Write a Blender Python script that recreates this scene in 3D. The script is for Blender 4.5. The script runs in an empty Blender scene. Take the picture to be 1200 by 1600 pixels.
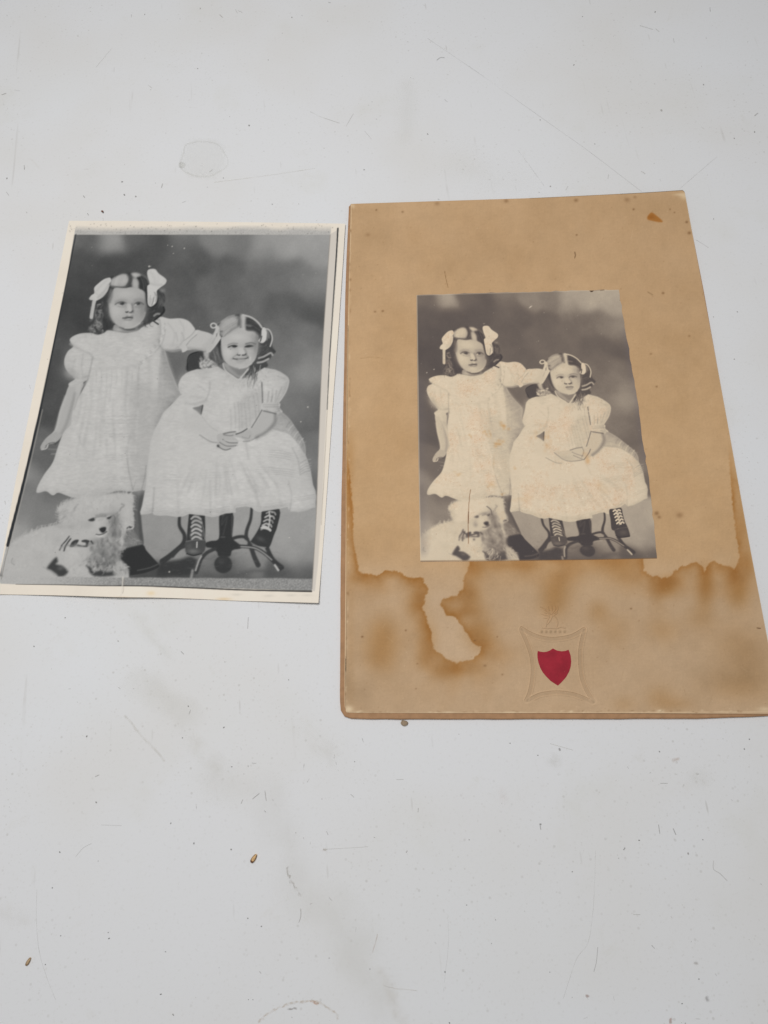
import bpy, bmesh, math
import numpy as np
from mathutils import Vector, Matrix
import random

# ---------------------------------------------------------------- camera, world, light, exposure
scene = bpy.context.scene
CAM_H = 0.318                                     # lens about 32 cm above the table
PITCH, ROLL, FPX = math.radians(19.968), math.radians(-5.494), 1177.02
cam_data = bpy.data.cameras.new('camera')
cam_data.sensor_fit = 'VERTICAL'; cam_data.sensor_height = 36.0
cam_data.lens = FPX/1600*36.0
cam_data.clip_start = 0.01; cam_data.clip_end = 50
cam = bpy.data.objects.new('camera', cam_data)
scene.collection.objects.link(cam); scene.camera = cam
_r0 = Vector((1, 0, 0)); _u0 = Vector((0, math.cos(PITCH), math.sin(PITCH))); _f = Vector((0, math.sin(PITCH), -math.cos(PITCH)))
_R = math.cos(ROLL)*_r0+math.sin(ROLL)*_u0; _U = math.cos(ROLL)*_u0-math.sin(ROLL)*_r0
cam.matrix_world = Matrix(((_R.x, _U.x, -_f.x, 0), (_R.y, _U.y, -_f.y, 0), (_R.z, _U.z, -_f.z, CAM_H), (0, 0, 0, 1)))

# photographed indoors on a work table: one large soft lamp above, pale room light around
world = bpy.data.worlds.new('World'); scene.world = world; world.use_nodes = True
wn = world.node_tree.nodes
wn['Background'].inputs['Color'].default_value = (0.96, 0.98, 1.0, 1); wn['Background'].inputs['Strength'].default_value = 0.24
lamp_data = bpy.data.lights.new('overhead_lamp', 'AREA'); lamp_data.shape = 'DISK'; lamp_data.size = 0.32
lamp_data.energy = 3.95; lamp_data.color = (1.0, 0.992, 0.985)
lamp = bpy.data.objects.new('overhead_lamp', lamp_data); scene.collection.objects.link(lamp)
lamp.location = (-0.12, 0.22, 0.78)
lamp.rotation_euler = (Vector((-0.12, 0.22, 0.78))-Vector((0.0, 0.17, 0.0))).to_track_quat('Z', 'Y').to_euler()
vs = scene.view_settings
vs.view_transform = 'Standard'; vs.look = 'None'; vs.gamma = 1.0; vs.use_curve_mapping = False
vs.exposure = 0.0
KEY = (0.68, 0.68, 0.69)                          # light a white card would show, for turning seen tones into surface colour
SPEC = 0.006

# ---------------------------------------------------------------- painter
# The two prints and the printed/stained card are flat pictures: they are painted
# stroke by stroke into numpy arrays (no files) and stored as colours of the sheets.
def spline(pts, closed, n=5):
    p = np.asarray(pts, np.float32)
    if len(p) < 3: return p
    out = []
    m = len(p)
    rng = range(m) if closed else range(m - 1)
    t = (np.arange(n, dtype=np.float32) / n)[:, None]
    for i in rng:
        if closed: a, b, c, d = p[i-1], p[i], p[(i+1) % m], p[(i+2) % m]
        else: a, b, c, d = p[max(i-1, 0)], p[i], p[i+1], p[min(i+2, m-1)]
        out.append(b + .5*t*((c-a) + t*((2*a-5*b+4*c-d) + t*(3*(b-c)+d-a))))
    if not closed: out.append(p[-1:])
    return np.concatenate(out)

def vnoise(shape, cell, seed, octaves=3, gain=.5):
    """smooth value noise, roughly -1..1, cell in array pixels"""
    r = np.random.RandomState(seed)
    H, W = shape
    acc = np.zeros(shape, np.float32); amp = 1.; tot = 0.
    for o in range(octaves):
        c = max(cell, 1.)
        gh, gw = int(H/c)+3, int(W/c)+3
        g = r.uniform(-1, 1, (gh, gw)).astype(np.float32)
        y = np.arange(H)/c; x = np.arange(W)/c
        yi = y.astype(int); xi = x.astype(int)
        fy = (y-yi)[:, None]; fx = (x-xi)[None, :]
        fy = fy*fy*(3-2*fy); fx = fx*fx*(3-2*fx)
        a = g[yi][:, xi]; b = g[yi][:, xi+1]; cc = g[yi+1][:, xi]; d = g[yi+1][:, xi+1]
        acc += amp*((a*(1-fx)+b*fx)*(1-fy) + (cc*(1-fx)+d*fx)*fy)
        tot += amp; amp *= gain; cell = cell/2
    return acc/tot

class Canvas:
    def __init__(s, x0, y0, x1, y1, S, val=128., ch=1):
        s.x0, s.y0, s.S = x0, y0, S
        s.W, s.H = int((x1-x0)*S), int((y1-y0)*S)
        s.A = np.empty((s.H, s.W, ch), np.float32); s.A[:] = val
        s.fr = (0., 0., 1.)
        s.r = np.random.RandomState(11)
    def frame(s, x, y, k): s.fr = (x, y, k)           # coordinates are read as (x + X/k, y + Y/k)
    def T(s, pts):
        p = np.asarray(pts, np.float32).reshape(-1, 2)
        return np.stack([(s.fr[0]+p[:, 0]/s.fr[2]-s.x0)*s.S, (s.fr[1]+p[:, 1]/s.fr[2]-s.y0)*s.S], 1)
    def box(s, p, m):
        a = max(int(p[:, 0].min()-m), 0); b = min(int(p[:, 0].max()+m)+2, s.W)
        c = max(int(p[:, 1].min()-m), 0); d = min(int(p[:, 1].max()+m)+2, s.H)
        return a, b, c, d
    def mix(s, b, mask, val, mul=False):
        r = s.A[b[2]:b[3], b[0]:b[1]]
        m = mask[..., None]
        v = np.asarray(val, np.float32)
        if mul: r *= 1 + m*(v-1)
        else: r += m*(v-r)
    def dist(s, p, b, closed):
        X, Y = np.meshgrid(np.arange(b[0], b[1], dtype=np.float32)+.5, np.arange(b[2], b[3], dtype=np.float32)+.5)
        D = np.full(X.shape, 1e9, np.float32); Tt = np.zeros(X.shape, np.float32)
        ins = np.zeros(X.shape, bool)
        q = np.roll(p, -1, 0) if closed else p[1:]
        n = len(q)
        for i in range(n):
            ax, ay = p[i]; bx, by = q[i]
            dx, dy = bx-ax, by-ay
            L = dx*dx+dy*dy
            if L < 1e-9: continue
            t = np.clip(((X-ax)*dx+(Y-ay)*dy)/L, 0, 1)
            d = (X-ax-t*dx)**2+(Y-ay-t*dy)**2
            k = d < D
            D[k] = d[k]; Tt[k] = (i+t[k])/n
            if closed and dy != 0:
                c = ((ay > Y) != (by > Y)) & (X < dx*(Y-ay)/dy+ax)
                ins ^= c
        D = np.sqrt(D)
        if closed: D[ins] *= -1
        return D, Tt
    def fill(s, pts, val, soft=.8, op=1., smooth=True, mul=False, grow=0.):
        p = s.T(pts)
        if smooth: p = spline(p, True, 4)
        sf = max(soft*s.S, .6)
        b = s.box(p, sf+grow*s.S)
        if b[0] >= b[1] or b[2] >= b[3]: return
        D, _ = s.dist(p, b, True)
        m = np.clip(.5-(D-grow*s.S)/(2*sf), 0, 1); m = m*m*(3-2*m)*op
        s.mix(b, m, val, mul)
    def line(s, pts, w, val, soft=.5, op=1., smooth=True, mul=False, w1=None, fade=0.):
        p = s.T(pts)
        if smooth: p = spline(p, False, 5)
        sf = max(soft*s.S, .6)
        w0 = w*s.S/2; we = w0 if w1 is None else w1*s.S/2
        b = s.box(p, max(w0, we)+sf)
        if b[0] >= b[1] or b[2] >= b[3]: return
        D, t = s.dist(p, b, False)
        m = np.clip(.5-(D-(w0+(we-w0)*t))/(2*sf), 0, 1)
        m = m*m*(3-2*m)*op
        if fade: m *= np.clip(np.minimum(t, 1-t)/fade, 0, 1)
        s.mix(b, m, val, mul)
    def spot(s, c, r, val, op=1., rot=0., mul=False):
        p = s.T([c]); k = s.S/s.fr[2]
        rx, ry = (r, r) if np.isscalar(r) else r
        rx *= k; ry *= k; R = 2.2*max(rx, ry)
        b = s.box(p, R)
        if b[0] >= b[1] or b[2] >= b[3]: return
        X, Y = np.meshgrid(np.arange(b[0], b[1])+.5-p[0, 0], np.arange(b[2], b[3])+.5-p[0, 1])
        ca, sa = math.cos(rot), math.sin(rot)
        U = (X*ca+Y*sa)/rx; V = (-X*sa+Y*ca)/ry
        s.mix(b, (op*np.exp(-(U*U+V*V)*1.2)).astype(np.float32), val, mul)
    def hairs(s, poly, n, ang, lg, w, vals, op=.6, curl=.4, spread=.35, soft=.4):
        """n short random strokes inside a polygon; ang may be a function of (x,y) in frame units"""
        q = np.asarray(poly, np.float32)
        lo, hi = q.min(0), q.max(0)
        k = 0; tries = 0
        while k < n and tries < n*12:
            tries += 1
            x, y = s.r.uniform(lo[0], hi[0]), s.r.uniform(lo[1], hi[1])
            ins = False
            for i in range(len(q)):
                ax, ay = q[i-1]; bx, by = q[i]
                if (ay > y) != (by > y) and x < (bx-ax)*(y-ay)/(by-ay)+ax: ins = not ins
            if not ins: continue
            k += 1
            a = (ang(x, y) if callable(ang) else ang)+s.r.normal()*spread
            l = lg*s.r.uniform(.5, 1.3); c = curl*s.r.normal()
            pts = [(x, y)]
            for j in range(3):
                aa = a+c*j
                pts.append((pts[-1][0]+math.cos(aa)*l/3, pts[-1][1]+math.sin(aa)*l/3))
            v = s.r.uniform(vals[0], vals[1])
            s.line(pts, w, v, soft, op, True, w1=w*.4)
    def soften(s, poly, r, edge=2.):
        """blur what is painted inside an outline"""
        p = spline(s.T(poly), True, 4); b = s.box(p, 4*r*s.S)
        D, _ = s.dist(p, b, True)
        m = np.clip(.5-D/(2*edge*s.S), 0, 1)[..., None]
        q = s.A[b[2]:b[3], b[0]:b[1]]
        q += m*(blur(q, r*s.S)-q)
    def sample(s, px, py):
        u = np.clip((px-s.x0)*s.S-.5, 0, s.W-1.001); v = np.clip((py-s.y0)*s.S-.5, 0, s.H-1.001)
        i = u.astype(int); j = v.astype(int); f = (u-i)[..., None]; g = (v-j)[..., None]
        A = s.A
        return (A[j, i]*(1-f)+A[j, i+1]*f)*(1-g)+(A[j+1, i]*(1-f)+A[j+1, i+1]*f)*g
def blur(A, r):
    """separable gaussian blur by reflected convolution"""
    n = int(3*r)+1
    k = np.exp(-.5*(np.arange(-n, n+1)/r)**2); k /= k.sum()
    B = np.pad(A, [(n, n), (0, 0)]+[(0, 0)]*(A.ndim-2), 'edge')
    B = sum(k[i]*B[i:i+A.shape[0]] for i in range(2*n+1))
    C = np.pad(B, [(0, 0), (n, n)]+[(0, 0)]*(A.ndim-2), 'edge')
    return sum(k[i]*C[:, i:i+A.shape[1]] for i in range(2*n+1)).astype(np.float32)
def paint_portrait(variant):
    """Studio portrait of two girls and a dog, painted in grey levels 0..255.
    variant 'copy' = the loose enlarged print, 'card' = the picture glued on the card."""
    copy = variant == 'copy'
    c = Canvas(-14, 338, 546, 952, 2.0, 100.)
    Z1 = (0, 320, 4.); Z2 = (260, 320, 4.); Z3 = (0, 640, 4.); Z4 = (220, 640, 4.)
    F1 = (130, 410, 8.571); F2 = (310, 480, 9.2308); DG = (80, 760, 7.5); ST = (260, 760, 6.316); H2 = (260, 560, 5.)
    # ---- painted studio backdrop and floor: soft tones laid between scattered samples
    tones = {
     Z1: [(480,200,104),(560,230,98),(690,230,134),(850,210,92),(1000,250,84),(1150,280,98),(520,330,82),(700,370,76),(900,330,78),(1100,400,86),(1150,560,90),
          (480,500,74),(500,700,70),(450,650,72),(520,620,72),(430,780,74),(380,850,82),(340,1000,76),(320,1150,74),(350,1200,77),(1100,650,92),(1150,950,102),(1080,1000,100),(300,1250,78)],
     Z2: [(100,200,110),(300,230,116),(450,250,110),(600,290,132),(700,220,138),(800,250,142),(950,220,146),(950,320,140),(600,380,106),(100,300,88),(200,350,86),(400,400,92),
          (100,500,88),(250,530,99),(400,560,94),(550,500,100),(700,480,104),(830,420,110),(850,480,112),(900,550,114),(950,480,122),(980,600,104),(500,640,98),(700,620,90),
          (800,620,86),(900,640,84),(960,680,82),(750,750,97),(900,800,104),(700,850,105),(800,950,110),(850,900,118),(900,1000,124),(880,1080,134),(950,1050,120),(850,1200,104),
          (930,1230,98),(100,650,86),(200,700,88),(330,650,98),(60,980,96),(30,950,98)],
     H2: [(1000,200,112),(1100,150,127),(1150,250,105),(1000,380,110),(1100,430,103),(1150,480,92),(1080,560,98),(1120,650,106),(1150,800,110),(1150,950,100)],
     Z4: [(1080,200,110),(1090,350,108),(950,700,142),(1000,800,144),(900,680,144),(1050,760,142),(130,750,137),(180,700,134),(630,700,142),(450,700,137),(450,750,137),(90,850,132),
          (950,900,138),(1000,930,132),(1040,880,126),(1000,1000,98),(900,1035,86),(1050,1040,84),(650,950,122),(600,1000,102),(600,1050,84),(420,1010,92),(440,960,122),(250,900,130),(650,830,137),(250,1040,78),(80,1040,76)],
     Z3: [(250,300,98),(230,250,92),(260,350,92),(220,420,120),(190,400,134),(200,480,108),(170,550,115),(200,600,115),(300,600,110),(250,700,114),(150,650,122),(130,780,138),(350,650,116),(320,560,100),(950,750,138),(940,850,134),(1050,800,136)]}
    gx = (np.arange(c.W//4+2)*4+2)/c.S+c.x0; gy = (np.arange(c.H//4+2)*4+2)/c.S+c.y0
    X, Y = np.meshgrid(gx, gy); num = np.zeros(X.shape); den = np.full(X.shape, 1e-12)
    for f, L in tones.items():
        for x, y, v in L:
            w = np.exp(-((X-f[0]-x/f[2])**2+(Y-f[1]-y/f[2])**2)/(2*11.**2))+1e-5/(1+((X-f[0]-x/f[2])**2+(Y-f[1]-y/f[2])**2)/900)
            num += w*v; den += w
    g = (num/den).astype(np.float32)
    c.A[..., 0] = np.kron(g, np.ones((4, 4), np.float32))[:c.H, :c.W]
    c.A = blur(c.A, 5)
    c.A[..., 0] += 9*vnoise((c.H, c.W), 70, 3, 5, .6)

    def cloth(poly, seed):
        """crepe weave and mottled tone inside an outline"""
        p = spline(c.T(poly), True, 2); b = c.box(p, 2); D, _ = c.dist(p, b, True)
        m = np.clip(-D/6, 0, 1)
        sh = m.shape
        weave = np.repeat(vnoise((sh[0], sh[1]//5+1), 2.2, seed, 2), 5, 1)[:, :sh[1]]
        m = m*(.022*blur(weave[..., None], 1.)[..., 0]*2+.028*vnoise(sh, 26, seed+1, 4, .7)+.03*vnoise(sh, 110, seed+2, 2))
        gy_, gx_ = np.gradient(blur(np.clip(D, -40, 2)[..., None], 6)[..., 0])
        form = np.exp(np.clip(D, -60, 0)/13.)*(.10+.07*gx_+.03*gy_)*np.clip(-D/1.5, 0, 1)     # cloth rounding away at its outline
        c.A[b[2]:b[3], b[0]:b[1]] *= (1+1.35*m-form)[..., None]
    # ---- chair back between the girls
    c.frame(*Z2)
    c.fill([(135,975),(150,935),(200,915),(260,905),(260,1040),(130,1040)], 64, 1.6)
    c.line([(133,1035),(132,970),(150,935),(200,918)], 1.2, 38, .7)
    # ---- stool, ball and shadows under the seated girl
    c.frame(*ST)
    c.fill([(-60,760),(0,740),(130,722),(230,692),(300,725),(285,790),(255,870),(0,885),(-90,870)], 58, 4.5, 1.)
    c.line([(380,880),(560,900),(760,860),(900,830),(1150,870)], 7, 78, 6, .6)
    c.line([(350,700),(420,720),(470,690)], 3, 96, 3, .6)
    c.line([(130,290),(130,390),(178,480),(168,560),(100,630),(30,690),(-40,740)], 4.5, 58, 1.2, w1=9)
    c.line([(190,590),(120,620),(60,690)], 5, 60, 1.5)
    c.line([(842,205),(832,320),(795,430),(790,510),(830,590),(870,700),(905,775)], 4, 60, 1.2, w1=8)
    c.line([(640,520),(700,500),(760,497),(800,520)], 5, 58, 1.2)
    c.fill([(700,545),(740,520),(790,535),(800,565),(760,575),(710,570)], 132, 1.5)
    c.fill([(530,262),(656,262),(650,480),(650,515),(700,555),(735,585),(735,612),(650,632),(625,690),(520,690),(500,650),(455,610),(395,600),(385,560),(440,538),(500,530),(522,480)], 52, 1.2)
    c.line([(560,290),(545,380),(600,300),(560,480)], 2, 74, 1.2, .6)
    c.line([(648,290),(645,480)], 1.5, 100, 1.0, .5)
    c.line([(540,500),(575,500)], 2, 96, 1., .6)
    c.spot((560,770), 78, 52, 1.); c.fill([(560,683),(625,710),(648,770),(625,830),(560,857),(497,830),(472,770),(497,710)], 56, 1.2)
    c.spot((540,740), (40,35), 72, .6)
    c.line([(480,615),(400,655),(345,715),(320,780),(295,850)], 5.5, 60, 1.)
    c.line([(345,690),(318,740),(288,830)], 2.4, 158, .7, .9)
    c.line([(258,830),(245,900)], 4, 140, 1.5, .8)
    c.line([(990,600),(1050,720),(1140,800)], 6.5, 56, 1.2)
    c.line([(720,590),(850,602),(955,650),(1060,745),(1120,820)], 5.5, 58, 1.)
    c.line([(735,594),(860,606),(950,650),(1040,725)], 1.9, 150, .6, .9)
    c.line([(1070,775),(1105,828)], 3, 172, .6)
    # ---- shoes of the seated girl
    def boot_left():
        c.frame(*ST)
        c.fill([(222,270),(380,270),(384,400),(382,540),(200,548),(205,450)], 56, .9, smooth=False)
        c.fill([(262,285),(330,290),(352,400),(362,505),(235,515),(245,400)], 84, 1.2)
        for i in range(6):
            y = 300+i*40
            a = 246+(i % 2)*8
            c.line([(a,y+20),(a+28,y-2),(a+62,y+2),(a+92,y+22)], 2.9, c.r.uniform(150,184), .9, .9)
            c.line([(a+10,y+26),(a+45,y+16),(a+85,y+32)], 1.1, 66, .5, .8)
        c.line([(345,330),(368,430),(378,520)], 1.2, 150, .6, .6)
        c.fill([(192,548),(240,530),(376,530),(386,590),(374,640),(330,668),(270,680),(205,664),(186,628)], 72, .9)
        c.line([(192,545),(280,528),(374,530)], 1.2, 120, .6, .7)
        c.spot((265,640), (60,26), 112, .8); c.spot((225,590), (30,30), 90, .6)
        c.line([(302,550),(300,602)], 1.8, 178, .5)
        c.line([(200,664),(270,682),(350,662)], 1.6, 38, .6)
    boot_left()
    if copy:
        c.fill([(955,225),(1116,225),(1094,395),(1062,480),(1022,590),(985,606),(900,590),(838,566),(830,545),(880,470),(930,370)], 55, .9)
        for i in range(5):
            x, y = 1005-i*13, 245+i*40
            c.line([(x-18,y+20),(x+18,y+2),(x+38,y+12)], 2.5, c.r.uniform(140,178), .9, .9); c.line([(x+38,y+6),(x+62,y+14),(x+72,y+34)], 2.3, c.r.uniform(130,170), .9, .9)
        c.line([(1015,250),(1020,330),(1010,400)], 2.2, 168, .6)
        c.fill([(930,405),(970,385),(1030,420),(1030,445),(990,425),(935,415)], 178, .6)
        c.spot((930,520), (50,24), 84, .7, .4); c.line([(835,555),(900,590),(980,604)], 1.6, 130, .6, .7)
    c.soften([(-60,640),(120,300),(260,620),(640,500),(800,220),(1150,760),(1100,880),(300,890)], .35)
    for k in range(120):
        x, y = c.r.uniform(-60, 1160), c.r.uniform(620, 880); c.spot((x,y), (c.r.uniform(10,40), c.r.uniform(3,8)), c.r.choice([78,100,130]), .16)
    # ---- standing girl's leg and boot, right of the dog
    c.frame(*Z3)
    c.fill([(800,500),(905,470),(895,560),(880,640),(885,720),(895,860),(800,880)], 92, 1.)
    c.line([(892,510),(872,620),(876,720),(884,830)], 5, 74, 2, .7)
    c.fill([(745,872),(800,862),(890,845),(915,880),(960,930),(992,968),(985,990),(900,1022),(800,1036),(740,1030)], 50, 1.)
    c.line([(860,1005),(930,990),(985,968)], 2, 88, 1., .7)
    # ---- standing girl: arm hanging at her side
    c.frame(*Z1)
    c.frame(0, 320, 4.)
    arm = [(440,1120),(520,1110),(500,1180),(470,1290),(440,1370),(400,1430),(375,1455),(330,1475),(300,1500),(262,1530),(255,1510),(275,1475),(300,1448),(345,1400),(372,1290),(405,1200)]
    c.fill(arm, 158, .9)
    c.line([(470,1180),(440,1290),(415,1370),(385,1430)], 5, 132, 3, .7)
    c.line([(410,1200),(380,1290),(350,1400)], 4, 168, 2.5, .6)
    c.fill([(300,1448),(350,1420),(385,1440),(375,1470),(335,1490),(300,1500),(262,1533),(254,1512),(275,1475)], 150, .9)
    c.line([(345,1495),(375,1470),(390,1450)], 3, 78, 1., .8); c.line([(285,1508),(310,1490),(340,1485)], 1.3, 88, .6, .8)
    c.line([(262,1530),(290,1522),(300,1500)], 1.8, 168, .6)
    # ---- standing girl: dress
    dress1 = [(668,785),(600,800),(520,802),(470,815),(438,838),(442,862),(458,886),(425,915),(404,960),(404,1005),(425,1045),(462,1078),(466,1092),(430,1117),(440,1136),(490,1126),(545,1098),
              (510,1170),(480,1230),(455,1290),(440,1370),(395,1430),(360,1520),(330,1610),(280,1680),(240,1750),(228,1790),(240,1800),(290,1790),(330,1815),(365,1798),(420,1818),(470,1832),(560,1830),(680,1802),(740,1786),(820,1792),(885,1782),(912,1760),
              (960,1500),(1040,1280),(1130,1190),(1105,1130),(1062,1020),(1028,905),(1000,870),(1010,790),(1000,705),(940,740),(880,770),(800,800),(720,790)]
    c.fill(dress1, 179, .9)
    # ---- her raised arm with puffed sleeve
    c.fill([(985,710),(1010,700),(1060,712),(1130,710),(1180,728),(1214,768),(1222,785),(1250,788),(1225,830),(1192,850),(1170,870),(1165,905),(1140,922),(1130,900),(1080,908),(1030,905),(990,880)], 178, .9)
    c.frame(*Z2)
    c.fill([(180,785),(225,790),(275,805),(300,830),(285,880),(240,912),(180,902),(128,908),(120,880),(140,840)], 172, .9)
    c.line([(135,897),(190,903),(250,908)], 4, 136, 3, .75)
    c.line([(120,885),(150,845),(190,812)], 1.6, 130, .8, .7)
    c.fill([(85,878),(120,850),(150,820),(185,788),(200,792),(140,852),(122,878),(132,905),(105,921),(95,905)], 176, .7)
    c.line([(75,890),(45,905),(0,905)], 3, 140, 2, .7)
    c.line([(85,875),(110,835),(95,800)], 2, 140, 1.5, .6); c.line([(60,800),(70,850)], 2, 148, 2, .6); c.line([(110,850),(155,815),(178,785)], 1.6, 142, .8, .7)
    # folds and shading on her dress
    c.frame(*Z1)
    c.line([(578,955),(568,1010),(548,1095)], 2.2, 130, 1.5, .8); c.line([(548,1095),(500,1170),(462,1280)], 1.6, 140, 1.2, .8)
    c.line([(462,1078),(500,1085),(550,1070)], 3, 146, 2, .7)
    c.spot((500,1000), (90,110), 178, .6); c.spot((440,1030), (40,50), 158, .5)
    c.line([(600,1015),(700,1025),(850,1005)], 4, 160, 3, .5)
    c.line([(880,985),(960,930),(1010,870),(1030,800),(1030,740)], 2, 150, 1.4, .7)
    c.line([(890,980),(965,925)], 2, 182, 1.5, .6)
    c.line([(870,1000),(862,1150),(862,1280)], 2.2, 150, 1.8, .6); c.line([(1020,910),(1030,1100),(1020,1240)], 2, 154, 2, .6)
    c.line([(930,960),(935,1120),(920,1280)], 6, 160, 5, .5); c.line([(790,1030),(780,1280)], 7, 164, 5, .4); c.line([(640,1040),(610,1280)], 7, 166, 5, .4)
    c.fill([(1005,900),(1028,908),(1105,1130),(1128,1190),(1040,1280),(960,1420),(985,1100)], 148, 5, .75); c.line([(1000,900),(985,1050),(975,1250)], 2., 184, 2, .6)
    c.line([(668,785),(640,800),(655,815),(700,805),(760,815)], 2, 182, 1, .6)
    c.frame(*Z3)
    c.fill([(830,-160),(1000,-100),(1010,10),(940,200),(915,480),(820,500),(800,320)], 160, 11, .75)
    c.line([(862,0),(852,150),(850,270)], 3, 176, 2, .7)
    c.line([(795,310),(808,400),(830,500)], 2, 138, 1.5, .7); c.line([(800,320),(795,240),(815,160)], 3, 146, 2.5, .5)
    c.line([(885,500),(905,420),(912,350)], 1.4, 130, 1., .6); c.line([(832,500),(850,440)], 1.4, 140, 1., .6)
    for y0 in (40,62,84,150,168,284,298,312,420,434,448):
        for k in range(5):
            x = 650+k*50+c.r.uniform(-12, 12)
            c.line([(x,y0+c.r.uniform(-4,4)),(x+30,y0+4+c.r.uniform(-4,4)),(x+64,y0-2+c.r.uniform(-3,3))], .9, 150 if y0 < 300 else 155, .8, .55)
    for k in range(26):
        x, y = c.r.uniform(300, 780), c.r.uniform(150, 500)
        c.line([(x,y),(x+c.r.uniform(20,70),y+c.r.uniform(-6,6))], 1.2, c.r.choice([160,182]), 1.2, .4)
    c.line([(495,170),(505,215)], 2, 150, 2, .6)
    c.line([(240,500),(290,505),(330,530),(365,515),(450,542)], 1.6, 184, .9, .7)
    for k in range(40):
        a = c.r.uniform(-1, 1); y0 = c.r.uniform(-250, 150); y1 = y0+c.r.uniform(150, 330)
        f = lambda y: 640+a*(190+max(y, 0)*.3)-20*(y/400)
        c.line([(f(y0), y0), (f((y0+y1)/2)+c.r.uniform(-6,6), (y0+y1)/2), (f(y1), y1)], c.r.uniform(1.5,4), c.r.choice([154,160,186,190]), 2.6, .4, fade=.3)
    c.frame(*Z1)
    c.line([(440,870),(500,905),(560,930),(585,960)], 3, 152, 2.4, .7); c.line([(455,850),(520,880),(580,900)], 3, 190, 2.4, .5)
    c.spot((455,1060), (50,26), 146, .6); c.line([(470,960),(450,1040),(470,1075)], 2, 158, 1.8, .6); c.line([(520,930),(510,1010),(520,1080)], 2, 156, 1.8, .6); c.line([(490,940),(480,1030)], 2, 190, 1.8, .5)
    for k in range(9):
        x = 600+k*32; c.line([(x,1020),(x+3,1080),(x+c.r.uniform(-8,8),1150)], 1.3, 156, 1.2, .5, fade=.3)
    for k in range(14):                       # scalloped edge of the shoulder frill
        t = k/13; x = 1035-150*t**1.4; y = 760+225*t
        c.line([(x-9,y-6),(x+3,y+5),(x-6,y+14)], 1.6, 150 if k % 2 else 194, 1., .6)
    c.line([(1030,905),(1080,915),(1130,905)], 3, 148, 2, .7); c.spot((1090,880), (60,20), 156, .5); c.line([(1050,740),(1090,800),(1080,870)], 2.4, 160, 2, .6); c.line([(1120,720),(1150,780),(1130,850)], 2.4, 162, 2, .6)
    c.frame(*Z1); cloth(dress1, 51)
    # ---- standing girl: hair, face, bows
    c.frame(*F1)
    c.fill([(350,215),(430,175),(520,148),(600,138),(700,132),(800,170),(862,250),(1000,360),(1070,400),(1098,500),(1065,585),(1085,640),(1060,705),(990,745),(905,805),(800,840),(740,905),(620,920),
            (430,880),(330,900),(290,935),(200,968),(110,935),(68,870),(110,790),(150,650),(175,530),(320,430)], 62, 1.3)
    c.spot((1040,520), (50,70), 96, .8); c.spot((1060,380), (40,30), 128, .7)
    c.hairs([(180,520),(260,520),(250,700),(270,800),(250,930),(110,930),(75,870),(150,650)], 46, 1.7, 80, 2.2, (76,160), .5, .55, soft=1.1)
    c.hairs([(250,520),(330,480),(350,700),(400,830),(320,890),(270,900),(260,700)], 18, 1.5, 80, 1.5, (44,70), .6, .3)
    c.hairs([(860,600),(1060,600),(1070,690),(900,800),(760,850)], 22, 2.4, 90, 1.4, (44,92), .6, .5)
    c.hairs([(1000,400),(1080,420),(1090,560),(1010,560)], 12, 1.6, 60, 1.2, (70,120), .6, .5)
    c.line([(950,715),(985,690),(1020,690)], 3, 140, 1.2, .8); c.line([(1075,600),(1085,650),(1040,705),(960,770)], 2.6, 46, 1.); c.line([(940,785),(1005,828)], 2.2, 56, .8)
    c.line([(200,640),(245,640)], 1.6, 150, .7, .8); c.line([(190,570),(230,560)], 2, 146, .8, .8); c.line([(190,870),(240,830),(200,790)], 2, 140, 1., .7)
    c.soften([(90,500),(260,480),(340,600),(400,840),(290,950),(110,950),(50,870)], .55)
    for cx, cy, rx, ry in ((150,900,50,34),(215,860,44,40),(160,820,40,34),(210,760,34,40),(215,690,28,34),(205,600,26,34),(230,920,40,24),(120,870,30,30)):
        for k in range(4):
            a0 = c.r.uniform(0, 6.28); q = [(cx+rx*(1-.16*k)*math.cos(a0+t*.6), cy+ry*(1-.16*k)*math.sin(a0+t*.6)) for t in range(6)]
            c.line(q[:4], 1.5, c.r.choice([60,100,126,146]), 1., .5, w1=.6)
    # neck
    c.fill([(430,830),(560,880),(720,850),(800,800),(740,905),(600,942),(450,925),(400,900)], 132, 1.5)
    c.line([(500,870),(600,898),(720,880),(790,830)], 4, 78, 1.8, .9); c.spot((470,900), (60,30), 160, .7); c.spot((715,885), (24,30), 120, .8)
    # face
    face1 = [(342,520),(348,620),(364,715),(408,800),(480,855),(560,880),(630,878),(715,850),(790,790),(832,705),(850,600),(852,480),(825,400),(740,345),(640,332),(560,345),(430,340),(385,400),(358,465)]
    c.fill(face1, 152, 1.)
    c.spot((440,640), (110,120), 174, .8); c.spot((560,420), (150,70), 170, .8); c.spot((795,640), (72,160), 124 if copy else 134, .85); c.spot((590,830), (90,45), 166, .7); c.spot((700,690), (60,70), 142, .6)
    c.line([(345,520),(365,715),(410,800)], 3, 130, 2.5, .6); c.line([(560,880),(660,872),(760,815)], 2, 176, 1.5, .7)
    c.line([(375,380),(365,460),(345,520)], 6, 104, 3, .8); c.line([(845,400),(850,520),(845,640)], 5, 90, 2.5, .7)
    # hair top
    c.fill([(372,235),(440,190),(520,155),(585,160),(612,200),(605,260),(575,312),(500,330),(430,335),(370,315)], 150, 1.8)
    c.hairs([(380,240),(520,165),(590,200),(560,310),(400,320)], 30, lambda x, y: -.25+(y-240)*.002, 110, 1., (128,178), .5, .1, .12)
    c.line([(372,318),(450,328),(540,332),(600,312)], 1.6, 84, .9, .85)
    c.fill([(590,165),(632,178),(658,215),(640,280),(610,318),(570,318),(600,270),(612,215)], 62, 2.2)
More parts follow.
